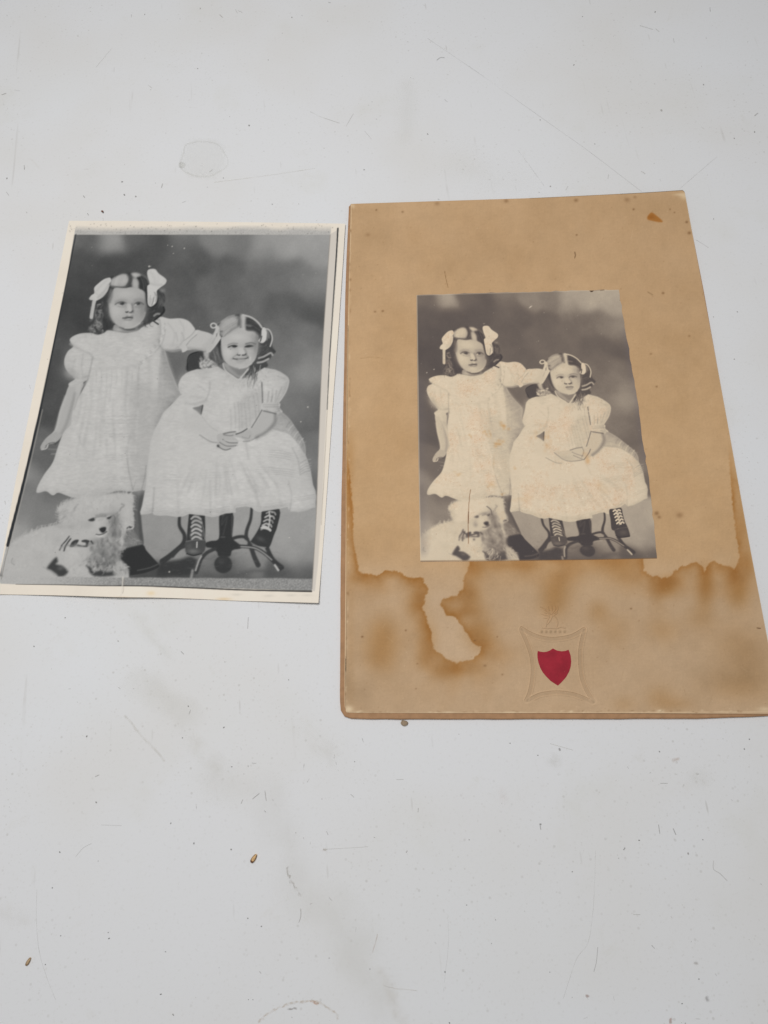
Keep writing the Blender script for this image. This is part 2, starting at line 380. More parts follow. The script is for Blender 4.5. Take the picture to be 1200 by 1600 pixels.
    c.fill([(640,150),(700,135),(765,155),(770,185),(735,210),(690,205)], 152, 1.8)
    c.fill([(660,215),(720,215),(745,260),(745,345),(690,345),(655,320)], 150, 2.5)
    c.fill([(720,205),(790,190),(850,245),(870,300),(858,420),(800,360),(745,335),(760,260)], 60, 2.4)
    c.line([(735,215),(800,205),(850,250)], 2, 44, 1.2, .8); c.line([(780,165),(850,210),(870,260)], 3, 110, 2, .6)
    c.fill([(430,215),(520,172),(575,190),(570,260),(480,290),(400,290)], 168, 3., .8)
    c.spot((695,170), (34,18), 172, .8); c.spot((700,290), (26,50), 162, .6)
    c.soften([(350,225),(520,140),(700,125),(860,250),(870,400),(745,345),(600,325),(370,330)], .9)
    c.line([(372,316),(450,326),(540,331),(600,312)], 1.2, 92, .9, .8)
    for k in range(26):
        t = c.r.uniform(0, 1); x = 385+t*190
        c.line([(x-6,310-t*6),(x+8,250-t*10),(x+26+18*t,185-t*14)], .7, c.r.choice([124,136,170,180]), .8, .22)
    for k in range(16):
        x = c.r.uniform(600, 650); c.line([(x,175),(x+10,240),(x-30,312)], .7, c.r.choice([50,84,110]), .6, .4)
        x = c.r.uniform(730, 840); c.line([(x-20,200),(x+10,270),(x+22,360)], .7, c.r.choice([46,80,104]), .6, .4)
    # eyes, brows
    c.spot((510,548), (80,36), 112, .9); c.spot((745,552), (80,36), 108, .85)
    c.line([(430,562),(475,536),(530,527),(572,545)], 1.7, 88, 1.1, .85); c.fill([(494,552),(512,533),(540,534),(552,552),(532,568),(508,568)], 60, 1.2, .95); c.spot((512,544), (7,6), 120, .8)
    c.line([(455,562),(480,572),(510,580)], 1.4, 176, .7, .7)
    c.line([(690,560),(718,536),(765,535),(808,562)], 1.7, 86, 1.1, .85); c.fill([(714,553),(730,538),(754,539),(762,556),(742,568),(720,566)], 60, 1.2, .95); c.spot((730,547), (7,6), 116, .8)
    c.spot((702,568), (14,10), 186, .9); c.line([(440,526),(500,498),(575,502)], 3, 132, 2.4, .5); c.line([(690,504),(760,494),(815,512)], 3, 122, 2.4, .5)
    c.line([(470,590),(530,598),(580,585)], 2, 134, 1.5, .6); c.line([(700,598),(760,600),(800,585)], 2, 122, 1.5, .6)
    # nose, mouth
    c.fill([(590,560),(640,570),(655,640),(630,672),(595,660),(585,620)], 170, 2.4, .9)
    c.line([(655,560),(664,620),(668,665)], 3, 114, 2, .8); c.line([(572,560),(575,620)], 3, 142, 2, .5)
    c.line([(572,664),(588,668),(600,660)], 1.9, 64, .9); c.line([(622,672),(645,668),(662,652)], 2.6, 84, 1., .9)
    c.spot((618,700), (20,24), 172, .8)
    c.line([(560,742),(590,726),(615,732),(660,724)], 2.6, 112, 1.2, .9); c.line([(530,745),(570,746),(610,739),(662,744)], 1.5, 62, .9)
    c.line([(560,768),(610,774),(650,764)], 2.4, 122, 1.6, .8); c.spot((585,795), (40,18), 172, .7); c.spot((540,760), (24,18), 128, .5)
    # bows
    c.fill([(345,205),(280,225),(205,280),(148,340),(150,410),(110,440),(82,482),(95,502),(130,506),(180,516),(270,465),(330,390),(355,325),(345,292),(372,250),(368,215)], 182, .8)
    c.line([(345,292),(290,380),(200,470)], 3, 154, 2.5, .8); c.line([(330,230),(250,300),(180,380)], 2.4, 168, 2, .7); c.spot((110,480), (30,16), 164, .6); c.line([(300,420),(240,470)], 3, 150, 2, .6); c.line([(160,400),(210,440),(250,400)], 2, 166, 1.5, .6); c.line([(355,325),(330,390),(270,468),(185,518)], 1.8, 60, 1., .9)
    c.fill([(128,505),(170,515),(160,570),(140,680),(132,740),(112,758),(88,745),(92,690),(112,590)], 168, .8); c.line([(112,600),(104,700)], 2, 150, 1.2, .6)
    c.line([(850,330),(845,440),(862,560),(905,600),(980,560),(1000,480)], 2.6, 50, 1.3, .8)
    c.fill([(880,95),(960,90),(1010,148),(1085,203),(1115,242),(1095,290),(1040,330),(985,385),(992,470),(970,545),(907,592),(866,555),(862,440),(858,320),(890,285),(864,190),(858,130)], 184, .8)
    c.fill([(880,470),(930,480),(960,400),(985,400),(985,480),(960,540),(905,580),(875,540)], 164, 1.2, .8)
    for a, b, v in (((945,470),(918,575),110),((965,480),(945,550),198),((900,440),(890,560),150),((985,430),(968,520),120),((950,400),(970,440),120)):
        c.line([a, ((a[0]+b[0])/2+5, (a[1]+b[1])/2), b], 1.3, v, .7, .8)
    c.line([(895,280),(970,300),(1050,300)], 3, 158, 2.5, .7); c.line([(900,130),(950,200),(960,280)], 4, 172, 3, .7); c.line([(1000,170),(1010,230),(980,290)], 3, 174, 2.4, .6); c.spot((1085,250), (22,30), 170, .5); c.line([(880,60),(905,52)], 1.2, 150, .6, .8)
    # ---- seated girl: hair behind
    c.frame(*F2)
    c.fill([(280,275),(330,200),(430,138),(520,112),(630,103),(735,130),(835,182),(905,262),(1000,310),(1065,400),(1066,560),(1115,640),(1062,695),(1035,745),(985,785),(1005,840),(960,885),(880,925),(800,1005),(700,1000),
            (640,950),(400,860),(350,820),(290,840),(215,890),(110,898),(36,872),(8,792),(80,745),(150,650),(240,545),(320,440)], 72, 1.4)
    c.fill([(150,650),(240,560),(310,620),(350,740),(360,800),(290,810),(210,760)], 88, 2); c.hairs([(170,640),(250,560),(340,660),(350,780),(230,770)], 22, 1.3, 110, 1.2, (60,128), .55, .2, .2)
    c.fill([(300,470),(330,470),(340,640),(360,760),(310,700),(290,560)], 52, 2)
    c.fill([(80,650),(150,660),(150,740),(230,790),(280,840),(200,890),(110,895),(36,868),(20,800),(80,750)], 140, 2)
    c.hairs([(20,760),(140,740),(270,830),(210,890),(60,880)], 34, lambda x, y: math.atan2(y-825, x-130)+1.57, 90, 1.2, (80,186), .75, .7)
    c.soften([(10,740),(150,730),(290,830),(200,895),(40,880)], .5)
    for cx, cy, rx, ry in ((110,830,70,44),(180,840,50,36),(70,820,40,44),(130,800,40,30)):
        for k in range(4):
            a0 = c.r.uniform(0, 6.28); q = [(cx+rx*(1-.18*k)*math.cos(a0+t*.6), cy+ry*(1-.18*k)*math.sin(a0+t*.6)) for t in range(6)]
            c.line(q[:4], 1.4, c.r.choice([84,120,172,190]), .8, .6, w1=.6)
    c.line([(20,800),(36,870),(110,892),(210,882)], 1.6, 168, .8, .8)
    c.hairs([(860,520),(1050,520),(1060,680),(980,780),(840,820)], 40, 2.5, 120, 1.2, (48,104), .6, .35)
    c.line([(870,735),(950,708),(1040,660),(1070,690)], 2.6, 158, 1., .9); c.line([(855,800),(930,785),(1010,745)], 3, 160, 1., .9); c.line([(880,770),(950,745),(1010,715)], 2, 60, .8, .8)
    c.line([(1030,600),(1070,610),(1105,640)], 2.2, 66, .9)
    for k in range(26):
        x, y = c.r.uniform(10, 240), c.r.uniform(740, 890); a = c.r.uniform(0, 6.28)
        c.line([(x,y),(x+26*math.cos(a),y+18*math.sin(a)),(x+30*math.cos(a+1.2),y+24*math.sin(a+1.2))], 1.3, c.r.choice([110,176,186,192]), .7, .6, w1=.5)
    # seated girl: dress
    c.frame(*H2)
    z = lambda *q: [(-200+1.25*x, 400+1.25*y) for x, y in q]
    hem = z((0,657),(40,652),(78,642),(84,654),(120,660),(160,658),(200,664),(240,668),(270,662),(300,650),(345,655),(400,661),(450,668),(490,660),(525,648),(560,645),(590,640),(592,611),(655,602),(690,610),(715,628),(745,636),(800,628),(860,618),(918,605),(926,622),(938,637),(985,640),(1040,628),(1092,612))
    skirt2 = [(400,62),(310,84),(240,84),(190,98),(150,118),(120,145),(104,172),(92,205),(96,240),(118,282),(60,340),(0,400),(-25,425),(-50,480),(-95,560),(-125,650),(-145,812),(-162,1000),(-187,1150),(-205,1200)]+hem+z((1097,540),(1092,510),(1076,470),(1062,385),(1046,330),(1030,285),(1027,240),(1016,205),(975,130),(930,65))+[(905,425),(885,395),(878,345),(905,310),(930,262),(948,220),(957,178),(952,155),(930,130),(890,105),(850,88),(765,72),(700,112),(640,150),(560,165),(480,110)]
    c.fill(skirt2, 180, .9, smooth=False)
    # shading on bodice, sleeves
    c.spot((170,180), (80,60), 178, .6); c.line([(340,190),(335,260),(310,325)], 2.2, 150, 1.8, .7); c.line([(150,350),(230,355),(310,325)], 4, 152, 3, .7); c.line([(250,210),(300,250)], 2, 154, 2, .5); c.line([(190,300),(290,310)], 3, 160, 3, .5)
    c.fill([(205,388),(250,375),(286,364),(282,410),(268,440),(240,415)], 112, 1.4); c.line([(284,366),(270,440)], 1.6, 72, .8, .9)
    c.line([(745,190),(750,300),(750,400),(735,440)], 2.2, 92, 1., .9)
    for x0, x1, y0, y1, v in ((560,570,345,560,150),(580,590,350,540,156),(610,625,350,540,148),(640,655,340,520,158),(680,700,290,480,140),(660,690,320,470,184),(705,725,270,440,150),(620,640,360,520,182),(530,540,350,540,160),(500,505,400,560,164)):
        c.line([(x0,y0),((x0+x1)/2+4,(y0+y1)/2),(x1,y1)], 2., v, 1.4, .7)
    c.fill([(560,340),(680,250),(740,220),(745,400),(660,530),(570,560)], 150, 8, .5)
    for k in range(30):
        x, y = c.r.uniform(520, 740), c.r.uniform(100, 330)
        c.line([(x,y),(x+c.r.uniform(-14,14),y+c.r.uniform(10,34))], 1.2, c.r.choice([142,150,186,188]), 1., .6)
    for k in range(40):
        x, y = c.r.uniform(690, 800), 80+c.r.uniform(0, 180)
        c.line([(x,y),(x+c.r.uniform(-10,10),y+c.r.uniform(4,14))], 1.2, c.r.choice([140,188]), .8, .5)
    for x0, y0, x1, y1, v in ((800,260,790,345,140),(830,240,822,345,150),(860,250,850,345,146),(780,180,770,280,186),(900,230,860,330,150),(870,140,920,160,156),(830,290,815,345,134)):
        c.line([(x0,y0),(x1,y1)], 2, v, 1.5, .7)
    c.line([(880,340),(932,262),(955,180),(940,145)], 1.8, 188, 1., .7)
    c.fill([(752,348),(880,348),(884,388),(905,412),(898,428),(855,430),(800,410),(748,402)], 174, .8)
    c.line([(755,362),(880,362)], 1, 140, .6, .7); c.line([(755,380),(884,378)], 1, 130, .6, .7); c.hairs([(760,390),(890,390),(895,425),(760,405)], 16, .3, 26, 1., (130,190), .6)
    # sash and tucks
    c.fill([(800,550),(868,440),(905,425),(965,478),(1020,560),(1070,640),(1086,700),(1080,745),(1040,690),(960,600),(880,570)], 152, 1.6)
    c.line([(820,555),(880,575),(960,600),(1040,690)], 1.6, 184, 1., .7)
    for k in range(7):
        x, y = 935+k*20, 520+k*26
        c.line([(x,y+20),(x+14,y-6),(x+34,y-26)], 1.3, 182 if k % 2 else 132, .8, .7)
    for y0 in (715,732,750,768,850,868,884,900):
        a = 790 if y0 < 800 else 690
        b = 1000 if y0 < 800 else 1040
        pts = [(a+(b-a)*t, y0+34*t*t+c.r.uniform(-2,2)) for t in (0,.25,.5,.75,1)]
        c.line(pts, 1., 142, .8, .65, fade=.15); c.line([(x,y+5) for x, y in pts], .9, 186, .8, .5, fade=.15)
    for y0 in (880,900,920):
        c.line([(-90,y0+20),(60,y0+30),(250,y0+18),(450,y0+10),(690,y0-10)], 1., 158, 1., .5, fade=.2)
    for y0 in (770,800,820,840,860):
        c.line([(1045,y0+50),(1085,y0+25),(1128,y0+18)], 1.3, 146, .9, .7)
    c.line([(985,700),(1030,800),(1045,910)], 2., 152, 1.5, .7)
    c.line([(620,650),(640,780)], 3, 160, 2.5, .6)
    c.line([(955,960),(978,1080),(962,1190)], 2.2, 146, 1.8, .7); c.line([(690,980),(720,1150)], 3, 158, 2.5, .5); c.line([(340,960),(345,1220)], 3, 158, 2.5, .5); c.line([(-95,1010),(-108,1200)], 2.4, 142, 1.8, .7); c.line([(90,980),(95,1220)], 4, 162, 3, .5); c.line([(460,980),(440,1210)], 5, 160, 4, .4); c.line([(850,960),(900,1150)], 4, 160, 3, .5)
    for y0 in (1150,1165,1178):
        c.line([(300,y0+32),(380,y0+28),(490,y0+6)], 1.1, 144, .9, .6); c.line([(990,y0-60),(1080,y0-72),(1160,y0-88)], 1.1, 148, .9, .6); c.line([(-80,y0+16),(60,y0+28),(160,y0+26)], 1., 154, .9, .5); c.line([(700,y0-10),(800,y0-12),(930,y0-36)], 1., 154, .9, .5)
    for y0 in (930,945): c.line([(-150,y0+20),(60,y0+28),(250,y0+18)], 1., 158, 1., .4, fade=.2)
    c.line(hem[2:17], 1.3, 188, .8, .6); c.line(hem[17:26], 1.3, 188, .8, .6)
    for k in range(46):                      # soft gathers hanging from the waist
        a = c.r.uniform(-1, 1); x = 420+a*180; x2 = 470+a*620
        y0, y1 = c.r.uniform(720, 900), c.r.uniform(1000, 1190)
        t0, t1 = (y0-640)/560, (y1-640)/560
        c.line([(x+(x2-x)*t0, y0), (x+(x2-x)*(t0+t1)/2+c.r.uniform(-8,8), (y0+y1)/2), (x+(x2-x)*t1, y1)], c.r.uniform(1.5,4), c.r.choice([154,160,186,190]), 2.5, .4, fade=.3)
    cloth(skirt2, 41)
    c.spot((-80,760), (70,300), 168, .5); c.spot((250,760), (220,180), 184, .5); c.spot((980,1000), (120,140), 172, .4); c.spot((560,240), (60,70), 186, .5)
    # arms and hands
    c.fill([(140,400),(250,420),(330,520),(420,580),(400,655),(340,645),(260,598),(150,560),(130,470)], 170, 7, .6)
    c.line([(260,598),(340,648),(400,658)], 1.6, 128, 1., .85); c.line([(270,440),(330,520),(400,570)], 1.6, 156, 1.4, .6)
    c.fill([(750,408),(860,432),(852,485),(795,565),(705,615),(640,645),(590,625),(575,605),(655,545),(722,460)], 162, 1.)
    c.line([(852,440),(845,500),(785,572),(705,618)], 5, 118, 3.5, .85); c.line([(745,420),(700,500),(660,545)], 4, 166, 2.5, .7)
    c.line([(745,405),(715,460),(665,540)], 1.5, 90, .8, .8); c.line([(760,410),(855,432)], 2, 92, 1.2, .8)
    if copy:
        c.fill([(395,600),(450,580),(540,570),(545,595),(520,605),(560,640),(558,665),(540,690),(465,716),(415,700),(396,680),(400,650)], 160, 1.)
        c.fill([(515,600),(570,588),(640,560),(670,600),(640,648),(590,625),(530,610)], 158, .9)
        c.line([(446,590),(490,578),(538,572)], 2, 96, 1., .8); c.line([(450,598),(500,604),(520,600)], 1.6, 110, .8, .8); c.line([(545,592),(590,575),(630,550)], 2., 76, .8, .85)
        c.line([(440,633),(490,658),(555,660)], 1.3, 96, .6, .85); c.line([(415,655),(470,684),(545,682)], 1.3, 98, .6, .85); c.line([(398,682),(430,705),(465,716),(500,705)], 1.6, 92, .8, .85); c.spot((404,684), (12,12), 64, .9)
        c.line([(450,640),(500,645),(550,645)], 2, 176, 1.2, .6); c.line([(590,612),(640,625),(655,600)], 1.3, 120, .8, .6); c.line([(600,648),(650,645),(720,610)], 1.5, 110, 1., .7)
    # seated girl: neck and collar
    c.frame(*F2)
    c.fill([(365,790),(420,820),(590,880),(700,850),(735,880),(680,950),(600,1010),(540,1000),(430,920),(380,860)], 138, 1.2)
    c.fill([(450,850),(590,890),(720,850),(690,930),(600,990),(520,930)], 112, 3, .8)
    c.line([(356,815),(372,880),(420,940),(490,990),(575,1040),(640,985),(715,895)], 2.2, 178, 1., .85); c.line([(385,865),(430,925),(560,1005)], 1.6, 124, 1., .6)
    c.hairs([(740,850),(900,830),(880,930),(810,1040),(720,1010)], 40, 1.8, 150, 1.4, (60,150), .6, .2, .2); c.hairs([(600,1000),(720,940),(810,1000),(800,1100),(650,1100)], 26, 1.9, 120, 1.3, (140,190), .6, .25, .25)
    face2 = [(330,450),(328,560),(344,680),(370,760),(420,820),(500,860),(590,881),(680,865),(762,820),(822,750),(850,640),(862,520),(862,400),(820,352),(700,340),(610,298),(500,350),(410,412),(350,430)]
    c.fill(face2, 160, 1.)
    c.spot((430,640), (90,120), 182, .8); c.spot((560,430), (140,60), 180, .8); c.spot((825,560), (64,170), 126 if copy else 140, .9); c.spot((790,420), (50,60), 140, .6); c.spot((590,840), (80,36), 172, .7); c.spot((760,640), (50,50), 158, .6)
    c.line([(590,880),(690,862),(765,815)], 2, 178, 1.4, .8); c.line([(332,560),(346,680),(372,760)], 2.6, 142, 2, .6); c.spot((850,440), (30,80), 110, .7)
    # hair top with parting
    c.fill([(285,285),(335,212),(430,150),(520,128),(590,140),(612,200),(612,262),(585,292),(480,350),(395,412),(340,412),(300,345)], 138, 1.6)
    c.hairs([(300,280),(420,160),(580,150),(600,270),(470,350),(350,400)], 60, lambda x, y: math.atan2(330-y, -(x-620))*.0+2.55-(y-250)*.0022, 170, 1.1, (104,182), .5, .1, .1)
    c.fill([(545,150),(592,140),(612,200),(606,262),(570,270),(560,210)], 84, 2.4, .8)
    c.line([(330,205),(430,140),(520,116)], 1.8, 158, 1., .7); c.line([(400,412),(490,345),(590,292)], 2.4, 168, 1., .8); c.line([(385,405),(480,335),(570,285)], 1.2, 96, .7, .7)
    c.line([(305,350),(345,345)], 2.2, 70, .9, .8)
    c.fill([(606,118),(640,108),(684,140),(676,240),(684,345),(640,340),(618,300),(618,200)], 166, 3)
    c.fill([(690,170),(760,165),(830,195),(905,290),(898,360),(860,395),(800,345),(720,330),(690,320),(700,240)], 64, 1.8)
    c.hairs([(690,180),(820,200),(890,300),(870,370),(700,320)], 30, .35, 120, 1.1, (48,108), .55, .1, .12); c.line([(690,258),(760,272)], 1.8, 150, .8, .8); c.line([(690,325),(800,342),(860,380)], 2, 118, 1.2, .6)
    c.line([(640,112),(750,142),(845,205),(918,295)], 2.1, 168, .8)
    c.fill([(330,260),(430,170),(540,150),(560,210),(470,290),(360,350)], 160, 4., .6)
    c.soften([(280,280),(430,140),(600,110),(760,140),(905,290),(860,390),(700,335),(610,295),(400,412),(320,400)], .8)
    for k in range(30):
        t = c.r.uniform(0, 1); c.line([(575-t*30,160+t*110),(470-t*20,220+t*110),(345+t*20,290+t*110)], .7, c.r.choice([104,118,166,178]), .8, .22)
    for k in range(20):
        t = c.r.uniform(0, 1); c.line([(695,175+t*140),(780,190+t*140),(890,290+t*80)], .7, c.r.choice([52,84,100]), .8, .25)
    c.line([(640,112),(750,142),(845,205),(918,295)], 1.9, 172, .8)
    # eyes
    c.spot((500,560), (76,30), 122, .8); c.spot((735,555), (80,34), 116, .85)
    bv = 0 if copy else 22; dy = 0 if copy else -6
    c.line([(428,545+dy),(490,521+dy),(562,524+dy)], 1.8, 116+bv, 1.2, .8); c.line([(684,528+dy),(760,511+dy),(822,530+dy)], 1.9, 100+bv, 1.2, .85)
    if copy:
        c.line([(430,577),(475,560),(520,552),(556,562)], 1.9, 60, .7); c.fill([(488,562),(515,550),(545,556),(548,575),(520,582),(495,576)], 56, .7); c.line([(440,582),(480,586),(530,588)], 1.3, 128, .8, .7)
        c.fill([(662,575),(695,552),(745,545),(795,560),(760,572),(710,582)], 62, 1.); c.spot((470,572), (14,7), 170, .7)
        c.line([(430,600),(500,610),(560,600)], 1.5, 146, 1.2, .5); c.line([(670,605),(740,605),(800,590)], 1.6, 138, 1.2, .5)
    else:
        c.line([(432,582),(470,562),(520,556),(556,568)], 1.5, 84, 1.1, .85); c.fill([(496,566),(515,558),(540,562),(544,580),(520,588),(500,582)], 66, 1.1, .95)
        c.line([(664,576),(700,556),(750,551),(798,566)], 1.6, 82, 1.1, .85); c.fill([(710,564),(728,555),(754,557),(760,572),(738,580),(714,576)], 66, 1.1, .95); c.spot((470,580), (18,9), 166, .7)
    # nose, mouth
    c.fill([(580,590),(640,590),(672,650),(665,685),(620,698),(570,680),(580,640)], 174, 2.2, .9); c.line([(665,600),(690,650),(692,690)], 3, 130, 2, .8); c.line([(568,660),(562,685)], 2, 134, 1.2, .7)
    c.line([(560,685),(582,692),(600,690)], 2., 74, .8, .9); c.line([(635,692),(665,690),(684,676)], 2.4, 78, .9, .9)
    if copy:
        c.line([(545,690),(510,715),(490,742)], 2.4, 132, 1.5, .8); c.line([(690,700),(722,715),(728,740)], 2.2, 120, 1.3, .8)
        c.line([(504,741),(550,750),(640,748),(696,736),(712,727)], 1.7, 70, 1.); c.line([(575,752),(620,755),(660,750)], 1.2, 158, .7, .8); c.spot((498,742), (10,10), 96, .6); c.spot((716,726), (10,10), 90, .6); c.line([(540,735),(610,736),(690,726)], 2., 132, 1., .6)
        c.line([(550,772),(610,782),(670,768)], 2.4, 138, 1.4, .7); c.spot((745,740), (16,34), 184, .8); c.spot((590,805), (60,14), 142, .5); c.spot((470,750), (20,30), 142, .5)
    else:
        c.spot((625,720), (16,18), 176, .6); c.line([(572,750),(598,738),(625,742),(662,737),(694,748)], 2.2, 134, 1.3, .8); c.line([(565,752),(610,751),(660,750),(700,751)], 1.3, 84, 1., .95); c.line([(580,778),(630,784),(680,774)], 2.6, 128, 1.4, .8); c.spot((630,800), (50,14), 146, .6)
    # ribbons
    c.line([(262,262),(245,290),(205,298),(178,270),(190,240),(225,232),(255,250),(262,275)], 1.9, 182, .7)
    c.fill([(250,285),(285,270),(305,310),(305,400),(322,440),(270,520),(210,590),(160,645),(120,660),(112,560),(170,470),(235,350)], 172, 1.)
    c.fill([(200,400),(120,500),(60,560),(90,700),(150,760),(150,660),(230,560)], 160, 3, .6)
    c.line([(300,320),(262,410),(200,520)], 1.4, 140, .9, .7); c.line([(265,380),(262,420)], 1.2, 90, .6, .8); c.line([(322,440),(250,545),(165,645)], 1.6, 190, .8, .7)
    c.line([(935,300),(985,330),(1000,400),(985,470)], 2.6, 120, 1.4, .8)
    c.fill([(930,295),(965,300),(985,350),(985,410),(970,480),(925,516),(885,505),(868,480),(905,420),(912,340)], 186, .8)
    c.line([(893,490),(905,450),(912,420)], 2.2, 70, .8, .9); c.line([(955,310),(1015,325),(1055,390),(1064,470),(1036,565)], 1.9, 176, .7); c.line([(985,330),(1015,380),(1020,440)], 2.4, 120, 1.2, .7)
    # ---- dog
    c.frame(*Z3)
    outl = [(20,1045),(16,960),(40,880),(80,835),(130,800),(200,765),(260,742),(330,725),(395,712),(378,690),(385,650),(366,622),(395,592),(440,568),(520,548),(620,535),(740,522),(815,530),(832,560),(828,640),(832,700),(806,740),(785,790),(788,850),(752,880),(745,940),(790,985),(800,1065),(700,1070),(560,1062),(350,1055),(150,1050)]
    c.fill(outl, 166, 1.8)
    q = spline(np.array(outl, np.float64), True, 6)
    for k in range(len(q)):
        if q[k][1] > 1000: continue
        d = q[(k+1) % len(q)]-q[k-1]; a = math.atan2(d[1], d[0])-1.57
        for m in range(2):
            x, y = q[k]+c.r.normal(0, 4, 2); aa = a+c.r.normal()*.7+.5; l = c.r.uniform(10, 26)
            c.line([(x-math.cos(aa)*6,y-math.sin(aa)*6),(x+math.cos(aa)*l*.5,y+math.sin(aa)*l*.5),(x+math.cos(aa+.5)*l,y+math.sin(aa+.5)*l)], 1.8, c.r.uniform(150,178), .9, .55, w1=.5)
    c.frame(*DG)
    chest = [(470,700),(560,620),(640,590),(700,640),(780,600),(830,640),(800,760),(790,860),(740,920),(735,1030),(500,1030),(430,930),(390,860),(450,780)]
    sidef = [(640,330),(720,300),(820,300),(835,420),(830,560),(800,640),(700,660),(620,600),(690,520),(670,420)]
    # broad soft tones
    for x, y, rx, ry, v, o in ((560,200,200,70,178,.8),(300,260,90,90,172,.6),(200,340,70,60,156,.6),(130,330,40,40,140,.5),(740,420,80,130,108,.9),(740,560,70,70,100,.9),(600,770,130,110,112,.9),(640,900,110,90,92,.9),(530,880,60,80,124,.7),(250,800,120,130,176,.8),(300,960,120,70,172,.7),(420,450,90,60,150,.7),(400,560,70,60,168,.6),(880,350,46,110,170,.7),(860,600,40,90,140,.6),(560,640,80,40,124,.8),(230,470,60,40,142,.7),(100,470,90,30,146,.6),(620,340,120,30,130,.7),(760,760,60,120,112,.8),(470,660,60,40,120,.6),(60,640,60,60,150,.5),(330,880,60,60,156,.5),(690,250,80,40,150,.5),(-100,700,160,100,176,.6),(-300,800,180,120,172,.6),(-380,950,120,60,178,.5),(-120,830,120,60,160,.5)):
        c.spot((x,y), (rx,ry), v, o)
    if True:
        c.hairs(chest, 90, 1.5, 90, 3.4, (70,140), .4, .5, .5, soft=1.6); c.hairs(chest, 40, 1.6, 80, 2.6, (140,176), .4, .6, .5, soft=1.2); c.soften([(400,620),(640,570),(850,600),(820,900),(700,1040),(430,1000),(380,820)], .7, 5.); c.hairs(sidef, 60, 1.7, 60, 1.8, (84,150), .4, .5, soft=.9)
        c.fill([(510,400),(560,372),(620,378),(655,420),(668,470),(655,515),(600,556),(520,560),(475,530),(490,460)], 164, 3.5, .95)
        c.spot((540,440), (40,60), 176, .7); c.spot((650,450), (24,50), 140, .6); c.spot((480,510), (40,30), 172, .6)
        c.line([(510,368),(560,354),(640,348)], 2, 112, 1.6, .7); c.line([(520,343),(600,325),(640,330)], 2., 122, 2, .6); c.line([(600,385),(560,400)], 2, 146, 1.5, .6)
        c.fill([(562,497),(600,477),(642,480),(638,520),(610,543),(582,534)], 50, 1.3); c.line([(560,490),(608,467)], 1.6, 138, 1., .8)
        c.line([(527,562),(560,567),(608,556),(650,530)], 1.7, 66, 1.1, .85); c.line([(530,577),(560,586),(598,580)], 2., 182, 1.)
        c.fill([(436,392),(470,374),(512,365),(510,398),(480,410),(442,404)], 62, 1.3); c.line([(500,342),(512,380)], 1.3, 170, .9, .8); c.fill([(652,370),(690,348),(708,352),(688,380),(664,384)], 66, 1.2); c.line([(655,352),(690,347)], 1.2, 176, .8, .8)
        for pts, w in (([(100,745),(125,690),(170,640),(212,582)],1.6),([(150,755),(168,700),(200,650),(228,614)],1.8),([(230,700),(245,662),(280,637),(312,634)],2.2),([(230,702),(262,694),(290,668),(310,636)],2.6),([(312,690),(350,698),(402,702)],2.),([(364,642),(400,634),(438,642)],2.4),([(407,642),(424,670),(416,700)],2.6),([(468,642),(488,670)],2.)):
            c.line(pts, w*1.15, 52, .9, .95)
        c.fill([(230,700),(246,660),(285,637),(312,634),(294,670),(262,694)], 66, 1.); c.fill([(364,642),(438,638),(434,668),(418,700),(402,690),(404,662),(376,656)], 68, 1.); c.spot((300,690), (30,12), 96, .6)
        c.line([(120,720),(190,690),(300,700),(420,690),(500,660)], 3, 112, 2.4, .6); c.spot((385,675), (20,16), 176, .8); c.spot((340,660), (16,22), 172, .7)
        c.hairs([(80,300),(260,180),(320,260),(250,420),(110,400)], 44, 2.3, 70, 1.8, (124,186), .45, .6, soft=.8)
        c.line([(265,290),(280,250),(312,214)], 2.4, 122, 1.8, .7); c.line([(120,390),(150,360),(180,350)], 2, 126, 1.6, .6); c.line([(280,330),(240,320)], 2, 144, 1.8, .6)
    c.line([(825,205),(856,225),(822,250),(802,285)], 2.2, 112, 1.6, .7)
    c.line([(895,480),(920,456),(962,463),(954,490),(920,500)], 1.8, 172, 1.); c.fill([(902,478),(930,467),(944,480),(925,491)], 76, 1.); c.line([(890,490),(915,470)], 2, 72, 1.)
    c.fill([(870,520),(960,520),(1040,640),(1040,680),(860,715),(850,640)], 116, 3., .85); c.hairs([(860,530),(960,530),(1030,640),(1030,680),(850,705)], 44, .6, 50, 1.6, (84,156), .5, .5, soft=.8)
    c.hairs([(830,250),(950,150),(960,440),(880,480),(840,680),(820,700)], 40, 1.6, 70, 1.8, (140,184), .4, .5, soft=.9)
    c.fill([(0,885),(60,830),(78,880),(60,910),(130,930),(192,985),(196,1010),(150,1050),(90,1058),(60,1030),(0,985),(-50,960)], 66, 3.); c.spot((110,960), (40,26), 100, .7)
    c.fill([(500,1000),(580,985),(660,1000),(735,985),(740,1045),(500,1050),(440,965),(455,940)], 58, 3., .9); c.line([(415,930),(460,980)], 3, 66, 2., .8); c.line([(330,930),(380,900)], 3, 136, 2.4, .6)
    c.fill([(730,960),(800,880),(860,905),(900,970),(896,1040),(745,1040)], 150, 3.5, .85); c.hairs([(720,940),(800,870),(910,960),(910,1030),(740,1030)], 40, 1.2, 50, 1.6, (104,186), .5, .6, soft=.8)
    for k in range(30):
        x, y = c.r.uniform(440, 720), c.r.uniform(880, 1000); a = c.r.normal(1.7, .5)
        c.line([(x,y),(x+math.cos(a)*20,y+math.sin(a)*20),(x+math.cos(a+.6)*44,y+math.sin(a+.6)*44)], 1.6, c.r.choice([70,110,150,172]), .9, .5, w1=.4)
    c.frame(*Z3)
